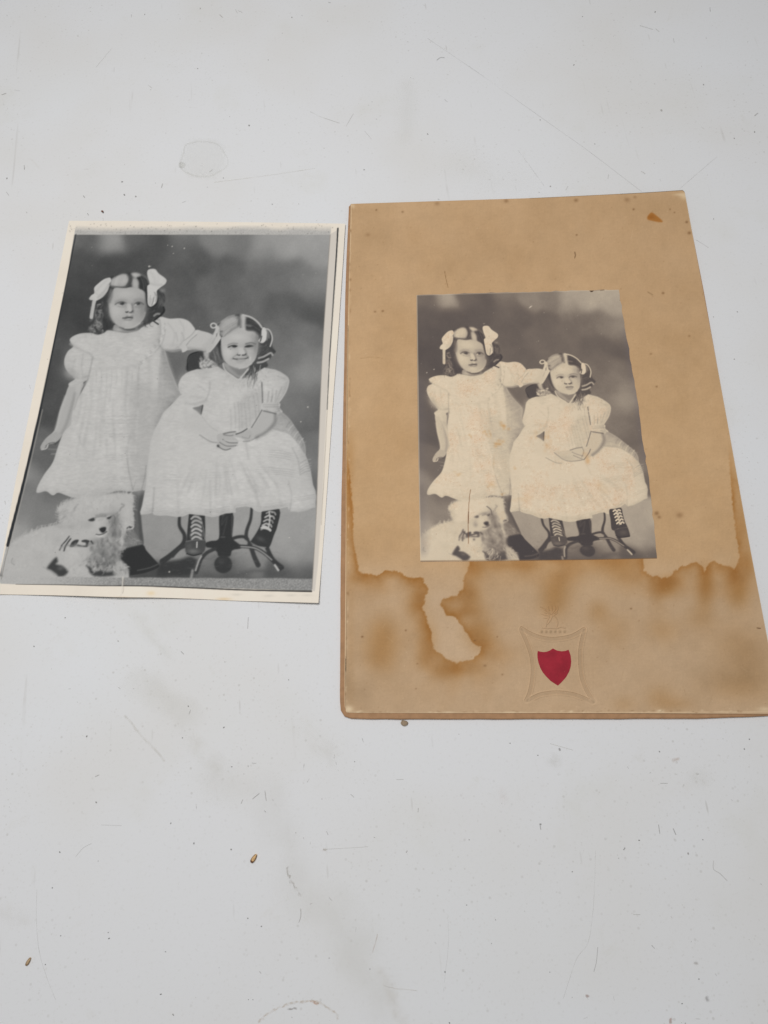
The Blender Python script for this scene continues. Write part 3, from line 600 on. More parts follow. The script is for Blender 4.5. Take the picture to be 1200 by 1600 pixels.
    for poly, n, a, lo, hi in (([(60,860),(250,760),(390,730),(400,900),(250,960),(40,1020)],170,2.6,146,186),([(420,580),(600,540),(740,530),(700,600),(560,640),(440,680)],150,2.2,142,190),([(380,860),(520,820),(540,940),(560,1020),(440,1040)],80,1.7,140,188),([(400,660),(520,640),(520,780),(420,800)],50,1.8,140,184)):
        c.hairs(poly, n, a, 34, 2., (lo,hi), .3, .7, .8, soft=1.1)
    c.soften([(20,860),(250,740),(400,700),(360,600),(520,540),(840,520),(840,720),(560,760),(560,1040),(20,1040)], .45, 3.)
    c.line([(78,930),(72,955),(90,970)], 1.5, 126, 1.1, .7)
    c.line([(270,985),(300,1000),(345,1035)], 2, 140, 1.6, .6)
    return c

def finish_copy(c):
    """border, film edge lines and grain of the loose enlarged print; returns colour levels"""
    H, W = c.H, c.W
    n1 = vnoise((H, W), 2.2, 21, 2)[..., None]; n2 = vnoise((H, W), 90, 22, 3)[..., None]
    # grainy reworked strips along the top and the foot of the picture
    yy = (np.arange(H)/c.S+c.y0)[:, None, None]; xx = (np.arange(W)/c.S+c.x0)[None, :, None]
    foot = 899.5+2.*(xx/300)+1.2*n2; k = np.clip((yy-foot)/2.2, 0, 1)
    lighter = np.clip((200-xx)/150, 0, 1)
    c.A += k*(132+34*lighter+n1*(26-18*lighter)-c.A)
    c.A = blur(c.A, 1.); c.A += 4.*n1
    top = 366.3; k = np.clip((top-yy)/1.2+.5, 0, 1)
    c.A += k*(158+16*n1-c.A)
    # tone
    t = np.clip(c.A[..., 0]/255, 0, 1)
    g = np.interp(t, [0, .2, .3, .4, .6, .7, .75, 1.], [20, 43, 68, 97, 150, 170, 181, 232])
    A = np.stack([g*1.005, g*.988+.5, g*.968+2], -1).astype(np.float32)
    A[..., 0] -= 1.0; c.A = A
    # paper border
    paper = np.array([207, 198, 186], np.float32)
    pic = [(118.5,352),(518,352),(516.3,367),(512,420),(503,560),(497.5,700),(494.5,790),(491,860),(487.3,923),(250,916.5),(125,914),(25,913),(0,912),(-2,905),(10,852),(37.5,745),(62.5,640),(87.5,520),(100,460)]
    m = Canvas(c.x0, c.y0, c.x0+c.W/c.S, c.y0+c.H/c.S, c.S, 0.)
    m.fill(pic, 1., .6, smooth=False)
    fuzzy = np.clip((yy-352+4.*n2)/9., 0, 1)*np.where(yy < 367, .85, 1.)
    mk = m.A*fuzzy
    c.A = paper*(1+.02*n2+.012*n1)*(1-mk)+c.A*mk
    c.frame(0, 0, 1.)
    # pale strip and film line at the right edge
    c.fill([(515.5,366),(526.5,360),(521.5,450),(514,560),(509,660),(503,790),(497,880),(492,924),(487.5,923),(491,860),(494.7,790),(497.7,700),(503.2,560),(512.2,420)], (186,179,171), .8, smooth=False)
    c.line([(516,367),(512.2,420),(503.2,560),(497.7,700),(494.7,790),(491,860),(487.6,920)], 1.2, (120,115,110), .7, .8)
    c.line([(528,357),(525,410),(521,470),(515,560),(511.2,640)], 2.6, (48,50,52), .5, w1=1.0); c.line([(511.2,640),(507,730),(502,820)], .9, (140,134,126), .6, .7)
    # left film line, widening towards the foot
    c.line([(118.7,366),(100,460),(87.8,520),(63.5,638)], 1.1, (44,46,48), .5, w1=3.2); c.line([(63.5,638),(39,745),(12,852)], 3.2, (40,42,45), .5, w1=5.)
    c.line([(66.5,640),(42.5,745),(16.5,848)], 1.4, (150,146,140), .9, .6)
    c.line([(15,850),(8,875),(2,905)], 1., (110,106,100), .6, .8)
    # foot line
    c.line([(25,913),(90,913.6),(160,915.2),(220,915.5),(300,918.5),(380,921.8),(486.5,924)], .7, (70,68,66), .5, w1=2.8)
    for (x, y) in ((370,929),(420,931),(455,930),(480,930)): c.spot((x,y), (9,2.2), (170,165,156), .35)
    # small blemishes
    c.line([(192,902),(190,926),(187,933)], 1.8, (196,190,180), .8, .7); c.line([(194.6,905),(192,927)], .8, (120,112,104), .6, .5)
    c.spot((236,927), (7,4), (206,184,146), .6); c.spot((350,936), (12,2.4), (196,170,130), .6); c.spot((190,934), (14,1.6), (176,148,110), .5)
    for (x, y, r) in ((264.6,893.5,1.3),(481,636,1.1),(470,659,.9),(269,385,.9),(288,388,1.),(271,396,.7),(233,416,1.2),(452,840,.8),(262,383,.6)): c.spot((x,y), r*1.1, (196,191,184), .8)
    r = np.random.RandomState(5)
    for k in range(50):
        x, y = r.uniform(30, 500), r.uniform(370, 900)
        c.spot((x,y), r.uniform(.5,.9), (190,186,178) if r.rand() < .5 else (60,58,58), r.uniform(.2,.5))
    for k in range(120):
        x = r.uniform(108, 530); c.spot((x, 352+r.uniform(-3,14)), r.uniform(.4,1.1), (92,90,88), r.uniform(.2,.6))
    return c
# pairs (loose print point, mounted print point) of the same detail; the card picture is the same negative
PAIRS = np.array([(232.7,421,756,509.6),(260,438,778,523),(235.6,478.8,763.9,555.5),(139.6,467.2,687.3,544.5),(142.3,498,693.8,568.8),(191.3,474.2,728.1,551.8),(215.8,474.8,748.8,552.3),
 (198.3,487.6,737,562.8),(200,496.3,739.6,570),(200,512.4,740,581.6),(210.5,427.5,737.5,512),(109.5,530,670.2,593),(100.5,565,667,610.5),(107.5,600,678.5,646),(252.5,495,783,564.7),(302.5,512.5,819.7,575.7),
 (286,550,813,605),(256,546,789.4,604),(280,605,817,654.5),(292.5,560,820.6,610.5),(333.3,508.7,847.4,565.2),(378.2,492,881.3,552.8),(411.8,512.5,910.2,567.5),(409.7,535.2,910.7,584.5),(365.3,540.9,876.3,589),
 (390.2,540.1,895.5,587.7),(377.2,553.7,886.8,598.7),(375,560.7,887.7,604.6),(375,575.3,888.7,615.6),(320.8,576.4,847.4,619.3),(424.8,554.7,926.3,600),(451,595,953.6,636),(278.4,601,821,638),(440,642,949,673),
 (493,792.5,1011.6,778),(453.8,795,980,788),(280,806,846,809),(332.5,807,890,815),(383.8,791,938,801),(221,804,798.4,800.9),(57,767.5,667,771),(226,761,799,770),(66,691,677.6,712.5),
 (17,852,659,840),(105,900,734.5,875),(247,882,841,865),(222,815,802,805),(305,866,874,852),(349,880,919,859),(437,891,989,866),(405,884,960,860),(476,700,996,714),
 (118.7,367,650.5,461),(515.5,368,966,453),(172,377,696,467),(415,392,893,478),(488,899,1026,873.5),(12,905,656.5,878),(240,880,836,862)], float)
def tps(src, dst, lam):
    n = len(src); d = np.hypot(*(src[:, None]-src[None]).transpose(2, 0, 1))
    K = np.where(d > 0, d*d*np.log(d+1e-9), 0)+lam*np.eye(n)
    Pm = np.c_[np.ones(n), src]; A = np.zeros((n+3, n+3)); A[:n, :n] = K; A[:n, n:] = Pm; A[n:, :n] = Pm.T
    w = np.linalg.solve(A, np.r_[dst, np.zeros((3, 2))])
    def f(x, y):
        r = w[n][None, None]+x[..., None]*w[n+1]+y[..., None]*w[n+2]
        for i in range(n):
            q = (x-src[i, 0])**2+(y-src[i, 1])**2
            r = r+(.5*q*np.log(q+1e-9))[..., None]*w[i]
        return r
    return f

def paint_card_picture():
    src = paint_portrait('card')
    src.A = blur(src.A, .9)
    c = Canvas(644, 446, 1034, 884, 2.0, 120.)
    f = tps(PAIRS[:, 2:], PAIRS[:, :2], 60.)
    gx = c.x0+(np.arange(c.W)+.5)/c.S; gy = c.y0+(np.arange(c.H)+.5)/c.S
    st = 4
    q = f(*np.meshgrid(np.append(gx[::st], gx[-1]+st/c.S), np.append(gy[::st], gy[-1]+st/c.S)))
    ii = np.arange(c.H)/st; jj = np.arange(c.W)/st; i0 = ii.astype(int); j0 = jj.astype(int); a = (ii-i0)[:, None, None]; b = (jj-j0)[None, :, None]
    q = (q[i0][:, j0]*(1-b)+q[i0][:, j0+1]*b)*(1-a)+(q[i0+1][:, j0]*(1-b)+q[i0+1][:, j0+1]*b)*a
    c.A = src.sample(q[..., 0], q[..., 1]).astype(np.float32)
    C = (640, 660, 5.714); D = (800, 660, 5.); B = (800, 440, 5.); A_ = (640, 440, 5.4545)
    # hands folded in the lap
    c.frame(*D)
    c.fill([(332,236),(395,222),(460,212),(510,196),(545,194),(590,190),(612,215),(590,250),(560,290),(515,304),(430,302),(375,272)], 164, 1.)
    c.line([(330,236),(370,268),(415,296),(470,304),(548,294)], 1.4, 122, 1.2, .8); c.line([(470,232),(510,250),(555,262)], 1.3, 122, 1., .7); c.line([(480,258),(520,275),(556,290)], 1.3, 118, 1., .7); c.spot((420,275), (60,20), 150, .6)
    c.line([(455,216),(500,202),(545,195)], 1.6, 112, 1.1, .75); c.line([(548,194),(560,230),(545,270)], 1.4, 124, 1., .7); c.line([(612,210),(600,240),(562,292)], 1.4, 100, .8, .8)
    # right boot points the other way on this print
    c.fill([(760,684),(800,676),(852,668),(866,720),(880,770),(905,822),(922,884),(905,896),(850,899),(812,880),(800,848),(778,832),(770,760)], 58, .8)
    for i in range(5):
        x, y = 792+i*7, 690+i*24
        c.line([(x,y+4),(x+14,y-6),(x+30,y+8)], 2.4, 186, .5); c.line([(x+28,y+6),(x+42,y-8),(x+54,y)], 2.2, 178, .5)
    c.line([(825,680),(835,740),(838,800)], 1.6, 150, .6, .8); c.spot((870,860), (36,22), 88, .7); c.line([(800,846),(830,830),(900,820)], 1., 96, .7, .6); c.line([(812,882),(850,899),(920,888)], 1.3, 38, .6)
    # dog: blurred by movement, bleached
    c.frame(*C)
    c.soften([(380,700),(640,680),(860,740),(880,1060),(700,1160),(440,1080),(380,900)], .8)
    c.fill([(400,720),(520,700),(640,690),(680,760),(600,830),(520,880),(420,900),(395,820)], 184, 7, .7)
    c.line([(690,750),(725,780),(735,825)], 1.6, 92, 1.1, .8); c.line([(650,830),(700,820),(720,840)], 1.6, 118, 1.2, .6)
    c.spot((590,915), (26,26), 110, .5); c.spot((712,950), (36,26), 104, .6, -.5)
    c.line([(480,978),(520,1004),(570,1000),(612,988)], 2.4, 76, 1.3, .8); c.spot((480,1035), (20,14), 100, .7); c.spot((575,1045), (13,13), 94, .7); c.line([(440,1030),(448,1005)], 1.3, 108, .9, .7)
    c.fill([(672,1170),(740,1190),(850,1150),(840,1225),(700,1235)], 66, 3., .8); c.hairs([(690,1120),(800,1120),(820,1200),(720,1210)], 30, 1.9, 60, 1.7, (90,186), .5, soft=.9)
    # ---- tone: warm, faded
    n1 = vnoise((c.H, c.W), 2.4, 71, 2); n2 = vnoise((c.H, c.W), 7, 72, 3, .7); n3 = vnoise((c.H, c.W), 40, 73, 3)
    g = np.clip(c.A[..., 0]/255+.012*n1, 0, 1)
    A = np.stack([np.interp(g, [0,.2,.4,.55,.63,.7,1], k) for k in ([34,69,110,158,186,199,215],[31,63,99,145,171,182,199],[35,63,91,130,149,159,175])], -1).astype(np.float32)
    # foxed, scuffed highlights
    light = np.clip((g-.6)/.08, 0, 1)*np.clip(n3*1.5+.8, 0, 1)
    sc = np.clip(n2-.2, 0, 1)*light; n4 = vnoise((c.H, c.W), 4, 74, 2, .7); s4 = np.clip(np.abs(n4)-.3, 0, 1)*light*np.clip(.6+n3, 0, 1)
    A += s4[..., None]*np.array([-20, -34, -42])
    A += (sc*.6)[..., None]*np.array([-12, -30, -40]); A += (np.clip(-n2-.25, 0, 1)*light)[..., None]*np.array([22, 24, 22])
    A += (light*n3)[..., None]*np.array([2, -4, -6]); A += (light*n1*4)[..., None]
    # cold purple cast in the dark left edge, pale upper right
    c.A = A
    c.frame(0, 0, 1.)
    c.line([(655,600),(657,760),(660,860)], 14, (106,98,98), 10, .35)
    c.line([(978,520),(997,630),(1010,720)], 8, (104,95,98), 9, .4)
    c.frame(*C)
    for x, y, rx, ry, o in ((800,190,44,34,.75),(850,30,40,34,.7),(690,95,34,26,.5),(720,125,20,20,.4),(540,120,20,24,.3),(830,640,24,16,.4),(420,460,40,24,.3),(940,410,20,20,.3),(1130,100,30,40,.25),(740,560,50,30,.3),(750,360,10,70,.2)):
        for k in range(7): c.spot((x+c.r.normal()*rx*.5, y+c.r.normal()*ry*.5), (rx*.42, ry*.42), (176,128,74), o*.42)
    c.line([(545,600),(538,640),(530,720),(526,800),(522,900),(524,980),(526,1080)], .9, (112,74,48), .4, .85); c.line([(526,800),(524,900)], 1.3, (92,58,38), .4, .8)
    c.frame(*D)
    for x, y, rx, ry, o in ((600,270,30,44,.55),(270,110,22,40,.4),(280,180,30,40,.3),(90,600,60,30,.2),(700,520,60,50,.16)):
        for k in range(6): c.spot((x+c.r.normal()*rx*.5, y+c.r.normal()*ry*.5), (rx*.5, ry*.5), (186,140,92), o*.5)
    c.frame(*B)
    c.fill([(605,64),(640,64),(634,76),(620,82),(608,74)], (58,42,32), .4); c.line([(640,68),(690,66),(722,64)], 1., (70,52,40), .4); c.line([(692,66),(718,64)], 1.8, (70,52,40), .4)
    c.line([(135,205),(155,190)], 1.2, (190,176,160), .5, .8); c.spot((110,1020), 3, (190,176,160), .8)
    c.frame(*A_)
    for x, y in ((147,776),(208,748),(1030,215)): c.spot((x,y), 5, (200,186,168), .9)
    r = np.random.RandomState(8); c.frame(0, 0, 1.)
    for k in range(240):
        x, y = r.uniform(655, 1020), r.uniform(470, 870)
        c.spot((x,y), r.uniform(.4,.8), (120,90,66) if r.rand() < .6 else (206,190,170), r.uniform(.15,.5))
    # worn edge
    c.line([(651,461),(653,600),(655,760),(657,877)], 1.6, (196,176,148), .7, .7); c.line([(657,876.5),(760,875.5),(900,874.6),(1026,872)], 1.2, (120,92,66), .6, .7); c.line([(651,461),(800,457),(967,452.6)], 1.4, (190,172,150), .7, .6)
    return c

EMBLEM = [[(232,345),(330,402),(450,445),(580,456),(720,436),(800,405),(885,352)],[(228,360),(300,520),(345,680),(348,850),(322,1000),(282,1098)],[(888,362),(848,550),(846,720),(868,880),(922,1010),(988,1108)],[(300,1098),(370,1060),(450,1030),(600,1014),(760,1030),(880,1072),(975,1116)]]
def paint_mount():
    c = Canvas(526, 290, 1228, 1126, 1.5, (171,141,108), 3)
    H, W = c.H, c.W
    yy = (np.arange(H)/c.S+c.y0)[:, None, None]; xx = (np.arange(W)/c.S+c.x0)[None, :, None]
    n = vnoise((H, W), 120, 31, 4)[..., None]; nf = vnoise((H, W), 3, 32, 3, .8)[..., None]; nm = vnoise((H, W), 24, 33, 3)[..., None]; nw = vnoise((H, W), 5, 34, 3, .65)
    c.A += n*np.array([5, 5, 5]); c.A += (yy < 900)*0
    k = np.clip((yy-880)/60, 0, 1); c.A += k*np.array([-2, 2, 7])
    k = np.clip((yy-450)/200, 0, 1)*np.clip((900-yy)/60, 0, 1); c.A += k*np.array([3, 2, 0])
    # water stain with a tide line: the clean side is inside this outline
    tide = [(545,640),(541,690),(546,735),(552,800),(552,840),(557,870),(561,893),(568,897),(578,896),(589,899),(596,895),(603,891),(609,892),(618,892),(627,894),(631,900),(640,902),(648,903),(656,902),(662,904),(663,911),(669,918),(668,927),(664,933),(664,942),(660,949),(664,957),(667,966),(670,978),(675,990),(674,999),(677,1008),(678,1015),(686,1020),(693,1024),(697,1030),(706,1033),(714,1036),(722,1033),(733,1032),(740,1030),(744,1024),(751,1020),(751,1011),(744,1008),(736,1002),(732,993),(726,986),(722,978),(716,972),(714,965),(706,963),(697,962.5),(693,953),(688,945),(689,938),(695,934),(705,932),(714,930),(717,924),(724,920),(724,908),(726,898),(730,892),(733,880),(733,860),(1005,860),(1006,878),(1006,891),(1012,896),(1020,901),(1026,898),(1034,903),(1042,902),(1050,899),(1052,892),(1058,890),(1063,885),(1072,884),(1080,880),(1089,878),(1095,883),(1098,885),(1101,893),(1104,884),(1110,878),(1117,877),(1126,882),(1134,884),(1142,886),(1147,890),(1152,882),(1155,872),(1154,855),(1150,840),(1146,800),(1143,770),(1138,700),(1060,400),(600,400)]
    p = c.T(tide); D, _ = c.dist(p, (0, W, 0, H), True)
    D = D/c.S+nw*2.2
    out = np.clip(D/(2.2+1.4*vnoise((H, W), 60, 37, 2))+.4, 0, 1)
    yv = yy[..., 0]; xv = xx[..., 0]
    reach = (17.-8*np.clip((575-xv)/20, 0, 1)*np.clip((905-yv)/20, 0, 1)-9*np.clip((xv-1120)/20, 0, 1)*np.clip((880-yv)/20, 0, 1))*(1+.8*vnoise((H, W), 50, 35, 2))
    strength = np.clip((yv-690)/60, 0, 1)*np.clip(1.06+.5*vnoise((H, W), 44, 36, 2), 0, 1.3)
    halo = out*np.exp(-np.clip(D, 0, None)/np.clip(reach, 4, None))*strength
    c.A *= 1-halo[..., None]*np.array([.13, .245, .42])
    inside = (1-out)*np.clip((yv-860)/30, 0, 1); c.A += inside[..., None]*np.array([4, 5, 6])
    c.frame(0, 0, 1.)
    st = (.90, .81, .655)
    for x, y, rx, ry, o in ((597,1008,30,42,.75),(600,985,22,26,.3),(592,1030,24,18,.3),(650,945,16,30,.7),(670,1000,14,34,.55),(738,938,20,26,.6),(725,955,26,12,.5),(748,990,24,26,.7),(760,1005,18,22,.4),(715,1046,36,12,.6),(665,1030,16,16,.4),(742,890,16,20,.5),(800,884,60,9,.45),
          (868,925,26,34,.75),(880,900,30,16,.4),(862,948,20,16,.4),(972,890,28,24,.6),(950,880,30,14,.35),(1040,918,22,16,.8),(1050,908,18,12,.5),(1103,912,14,30,.85),(1100,940,16,24,.35),(1153,925,20,28,.9),(1150,900,18,16,.5),(1168,880,10,26,.5),(1036,985,26,22,.4),(935,955,18,20,.45),(960,985,26,26,.3),(1095,965,26,22,.3),
          (1165,1040,40,50,.28),(1150,1075,60,24,.25),(1030,1090,24,20,.4),(1055,1100,30,12,.35),(975,1100,20,14,.25),(548,1000,8,120,.2),(547,720,8,40,.35),(560,905,18,8,.5),(1140,1000,40,30,.2),(545,780,6,60,.3),(1160,790,7,60,.35)):
        c.spot((x, y), (rx, ry), st, o, mul=True)
    for x, y, rx, ry, o in ((1170,1050,30,44,.3),(1130,1060,60,24,.22),(560,1080,24,30,.3),(540,1060,10,40,.3),(900,1020,60,30,.06),(590,372,30,24,.28),(560,400,20,40,.16),(575,330,40,14,.2),(1020,320,60,16,.16),(700,420,60,14,.1),(765,395,40,20,.12),(1060,640,20,140,.08)):
        c.spot((x, y), (rx, ry), (.8,.78,.74), o, mul=True)
    # emblem relief painted into the colour: shaded grooves and beads, lit rims
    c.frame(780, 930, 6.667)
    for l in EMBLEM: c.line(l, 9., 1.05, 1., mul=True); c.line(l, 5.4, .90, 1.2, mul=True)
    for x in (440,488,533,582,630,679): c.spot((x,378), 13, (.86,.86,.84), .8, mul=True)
    c.frame(0, 0, 1.)
    # rusty spot, specks, scratches
    c.fill([(1012,338),(1018,332),(1026,337),(1034,344),(1035,347),(1028,347),(1019,345),(1012,343)], (150,98,48), 1.1, .9); c.spot((1017,339), (5,3), (136,84,40), .6)
    for x, y, r_, o in ((588,328,1.3,.9),(683,318,4,.32),(791,314,4,.45),(900,313,3.6,.45),(980,312,5,.3),(992,308,3,.3),(990,327,1.8,.7),(629,331,2,.5),(586,487,2.,.5),(598,486,2,.6),(1036,458,2.2,.6),(901,367,1.6,.7),(1073,347,2.2,.7),(1077,364,3,.6),(1047,327,1.4,.6),(1054,332,1.4,.6),(546,437,3,.5),(575,367,4,.25),
                       (566,995,2,.7),(634,985,1.6,.7),(777,995,1.4,.6),(742,1001,1.6,.6),(785,1054,1.6,.5),(758,1040,2.4,.4),(652,1037,1.4,.5),(650,1076,1.4,.5),(986,951,1.6,.7),(1026,604,2,.5),(1017,553,2,.4),(1077,525,2,.4),(1026,802,4,.5),(1030,808,3,.4),(1062,805,6,.35)):
        c.spot((x, y), (r_, r_*.8), (96,66,42), o)
    c.line([(695,424),(697,436),(700,449)], .9, (120,92,64), .4, .8); c.line([(898,394),(899,398),(898,403)], 1.3, (90,66,46), .4, .9); c.line([(563,560),(580,558),(598,560)], .8, (140,110,78), .5, .5); c.line([(1183,981),(1188,982)], 1.3, (80,56,38), .4, .9); c.line([(1012,456),(1020,461)], 1.2, (110,86,60), .5, .6)
    r = np.random.RandomState(4)
    for k in range(520):
        x, y = r.uniform(540, 1215), r.uniform(305, 1112); d = r.rand() < .75
        c.spot((x, y), (r.uniform(.4,1.2), r.uniform(.4,1.)), (118,88,60) if d else (200,176,146), r.uniform(.12,.5))
    for k in range(60):
        x, y = r.uniform(540, 1215), r.uniform(305, 1112); a = r.uniform(0, 3.14); l = r.uniform(4, 16)
        c.line([(x,y),(x+math.cos(a)*l,y+math.sin(a)*l)], .6, (140,112,82) if r.rand() < .6 else (196,170,138), .5, r.uniform(.15,.4))
    fib = np.repeat(vnoise((H, W//6+1), 1.6, 38, 2), 6, 1)[:, :W, None]+np.repeat(vnoise((H//6+1, W), 1.6, 39, 2), 6, 0)[:H, :, None]
    c.A *= 1+.026*nf+.022*nm+.012*fib
    c.A += (vnoise((H, W), 60, 40, 4, .6)[..., None])*np.array([3., 3.5, 4.])
    # worn paler edges and corners of the facing sheet
    edge = [(549,319),(546,430),(543,560),(541,700),(540.5,840),(539.5,980),(538.5,1100),(541,1110),(548,1113.5),(700,1114),(1000,1113.5),(1219,1112)]
    c.line(edge, 1.5, (206,182,150), .6, .6); c.line([(1070,301),(1098,450),(1126,600),(1169,838),(1200,1003),(1220,1110)], 1.8, (200,172,138), .7, .65)
    for x, y, rx, ry, o in ((545,1108,7,6,.8),(560,1113,8,2,.8),(1070,306,8,6,.6),(1062,304,10,2.5,.5),(1195,1108,12,4,.5),(1032,1111,6,2.5,.9),(892,1112,4,1.6,.7),(551,322,4,4,.5),(700,1113,10,1.5,.6),(800,1113,20,1.4,.6)):
        c.spot((x, y), (rx, ry), (206,186,156), o)
    for k in range(60):
        x = r.uniform(545, 1210); c.spot((x, 1112+r.uniform(-2,1.5)), (r.uniform(1,4), r.uniform(.5,1.4)), (208,186,156) if r.rand() < .5 else (120,92,66), r.uniform(.2,.6))
        y = r.uniform(320, 1100); c.spot((541+(1100-y)*.009+r.uniform(-1,2), y), (r.uniform(.5,1.5), r.uniform(1,5)), (204,180,148) if r.rand() < .6 else (126,96,68), r.uniform(.2,.6))
    return c

def paint_relief():
    """height field (0..1) of the blind stamped emblem"""
    c = Canvas(806, 940, 932, 1100, 4.0, 0.)
    c.frame(780, 930, 6.667)
    lines = EMBLEM
    for l in lines: c.line(l, 9.0, .55, 1.2)
    for l in lines: c.line(l, 5.2, -.5, 1.0)
    for x in (440,488,533,582,630,679): c.spot((x,378), 17, .95, 1.)
    c.line([(450,338),(500,345),(540,342),(600,346),(640,332),(685,342)], 1.4, .7, .6)
    for l in ([(485,330),(500,270),(520,215),(480,150),(425,120)],[(505,300),(540,250),(555,190),(545,95)],[(520,215),(470,205),(430,190)],[(525,230),(480,240),(462,236)],[(540,200),(500,170),(470,150)],[(560,180),(590,140),(572,100)],[(575,190),(610,150),(608,115)],[(565,210),(600,190),(606,160)],[(600,330),(610,280),(590,230),(560,215)],[(490,190),(470,180)],[(520,160),(510,120)]):
        c.line(l, 1.3, .75, .5, .9, w1=.7)
    return c
# ---------------------------------------------------------------- measuring: photograph point -> table point
def at(px, py, z=0.0):
    px = np.asarray(px, float); py = np.asarray(py, float)
    a, b = px-600, py-800
    u = math.cos(ROLL)*a+math.sin(ROLL)*b; v = -math.sin(ROLL)*a+math.cos(ROLL)*b
    d = np.stack([u, -v*math.cos(PITCH)+FPX*math.sin(PITCH), -v*math.sin(PITCH)-FPX*math.cos(PITCH)], -1)
    t = (np.asarray(z, float)-CAM_H)/d[..., 2]
    return np.stack([d[..., 0]*t, d[..., 1]*t, np.broadcast_to(np.asarray(z, float), t.shape)], -1)

def albedo(rgb):
    c = np.clip(np.asarray(rgb, np.float32)/255, 0, 1)
    lin = np.where(c <= .04045, c/12.92, ((c+.055)/1.055)**2.4)
    return np.clip(lin/np.array(KEY, np.float32)-SPEC, .004, .92)

def tag(o, label, cat, group=None, kind=None):
    if label: o['label'] = label
    if cat: o['category'] = cat
    if group: o['group'] = group
    if kind: o['kind'] = kind
    return o
def link(name, me, parent=None, mat=None):
    o = bpy.data.objects.new(name, me); scene.collection.objects.link(o)
    if mat: me.materials.append(mat)
    if parent:
        o.parent = parent
        o.matrix_parent_inverse = Matrix.Translation(-parent.location)
    return o
def empty(name, loc):
    o = bpy.data.objects.new(name, None); scene.collection.objects.link(o); o.location = loc; o.empty_display_size = .01
    return o

def coons(top, right, bottom, left, nu, nv):
    """grid of photograph points inside four edge curves (top/bottom run left to right, left/right run downwards)"""
    def res(c, n):
        p = spline(np.asarray(c, np.float64), False, 24)
        l = np.r_[0, np.cumsum(np.hypot(*np.diff(p, axis=0).T))]; t = np.linspace(0, l[-1], n)
        return np.stack([np.interp(t, l, p[:, 0]), np.interp(t, l, p[:, 1])], 1)
    T, B, L, R = res(top, nu), res(bottom, nu), res(left, nv), res(right, nv)
    u = np.linspace(0, 1, nu)[None, :, None]; v = np.linspace(0, 1, nv)[:, None, None]
    g = (1-v)*T[None]+v*B[None]+(1-u)*L[:, None]+u*R[:, None]
    g -= (1-u)*(1-v)*T[0]+u*(1-v)*T[-1]+(1-u)*v*B[0]+u*v*B[-1]
    return g

def sheet(name, g, z, thick, cols, edge_col, parent=None, mat=None):
    """thin sheet: coloured top grid and edge walls"""
    nv, nu = g.shape[:2]
    P = at(g[..., 0], g[..., 1], z).reshape(-1, 3)
    idx = np.arange(nv*nu).reshape(nv, nu)
    f = np.stack([idx[1:, :-1], idx[1:, 1:], idx[:-1, 1:], idx[:-1, :-1]], -1).reshape(-1, 4)
    ring = np.r_[idx[0, :], idx[1:, -1], idx[-1, -2::-1], idx[-2:0:-1, 0]]
    n = len(ring)
    t1 = P[ring]; low = t1.copy(); low[:, 2] -= thick
    V = np.r_[P, t1, low]
    a = np.arange(n)+nv*nu; b = np.roll(a, -1)
    walls = np.stack([a, b, b+n, a+n], -1)
    me = bpy.data.meshes.new(name)
    nq = len(f)+len(walls); loops = np.r_[f.ravel(), walls.ravel()]
    me.vertices.add(len(V)); me.vertices.foreach_set('co', V.astype(np.float32).ravel())
    me.loops.add(len(loops)); me.loops.foreach_set('vertex_index', loops.astype(np.int32))
    me.polygons.add(nq)
    me.polygons.foreach_set('loop_start', (np.arange(nq)*4).astype(np.int32))
    sm = np.zeros(nq, bool); sm[:len(f)] = True
    me.update(calc_edges=True); me.validate()
    me.polygons.foreach_set('use_smooth', sm)
    col = me.color_attributes.new('print', 'FLOAT_COLOR', 'POINT')
    C = np.ones((len(V), 4), np.float32)
    C[:nv*nu, :3] = albedo(cols.reshape(-1, 3)); C[nv*nu:, :3] = albedo(np.array(edge_col, np.float32))
    col.data.foreach_set('color', C.ravel())
    return link(name, me, parent, mat)

# ---------------------------------------------------------------- materials
def principled(name):
    m = bpy.data.materials.new(name); m.use_nodes = True
    nt = m.node_tree; return m, nt, nt.nodes['Principled BSDF']
def print_mat(name, rough, spec, bump=0.0, scale=900, dist=.0001, tint=.0):
    m, nt, b = principled(name)
    a = nt.nodes.new('ShaderNodeAttribute'); a.attribute_name = 'print'
    b.inputs['Roughness'].default_value = rough; b.inputs['Specular IOR Level'].default_value = spec
    src = a.outputs['Color']
    tc = nt.nodes.new('ShaderNodeTexCoord')
    if tint:
        nz = nt.nodes.new('ShaderNodeTexNoise'); nz.inputs['Scale'].default_value = scale*1.7; nz.inputs['Detail'].default_value = 3
        nt.links.new(tc.outputs['Object'], nz.inputs['Vector'])
        mr = nt.nodes.new('ShaderNodeMapRange'); mr.inputs['To Min'].default_value = 1-tint; mr.inputs['To Max'].default_value = 1+tint
        nt.links.new(nz.outputs['Fac'], mr.inputs['Value'])
        vm = nt.nodes.new('ShaderNodeVectorMath'); vm.operation = 'SCALE'
        nt.links.new(src, vm.inputs[0]); nt.links.new(mr.outputs[0], vm.inputs['Scale']); src = vm.outputs[0]
    nt.links.new(src, b.inputs['Base Color'])
    if bump:
        nz = nt.nodes.new('ShaderNodeTexNoise'); nz.inputs['Scale'].default_value = scale; nz.inputs['Detail'].default_value = 4
        nt.links.new(tc.outputs['Object'], nz.inputs['Vector'])
        bp = nt.nodes.new('ShaderNodeBump'); bp.inputs['Strength'].default_value = bump; bp.inputs['Distance'].default_value = dist
        nt.links.new(nz.outputs['Fac'], bp.inputs['Height']); nt.links.new(bp.outputs[0], b.inputs['Normal'])
    return m
MAT_COPY = print_mat('photo_paper', .55, .12, .15, 500)
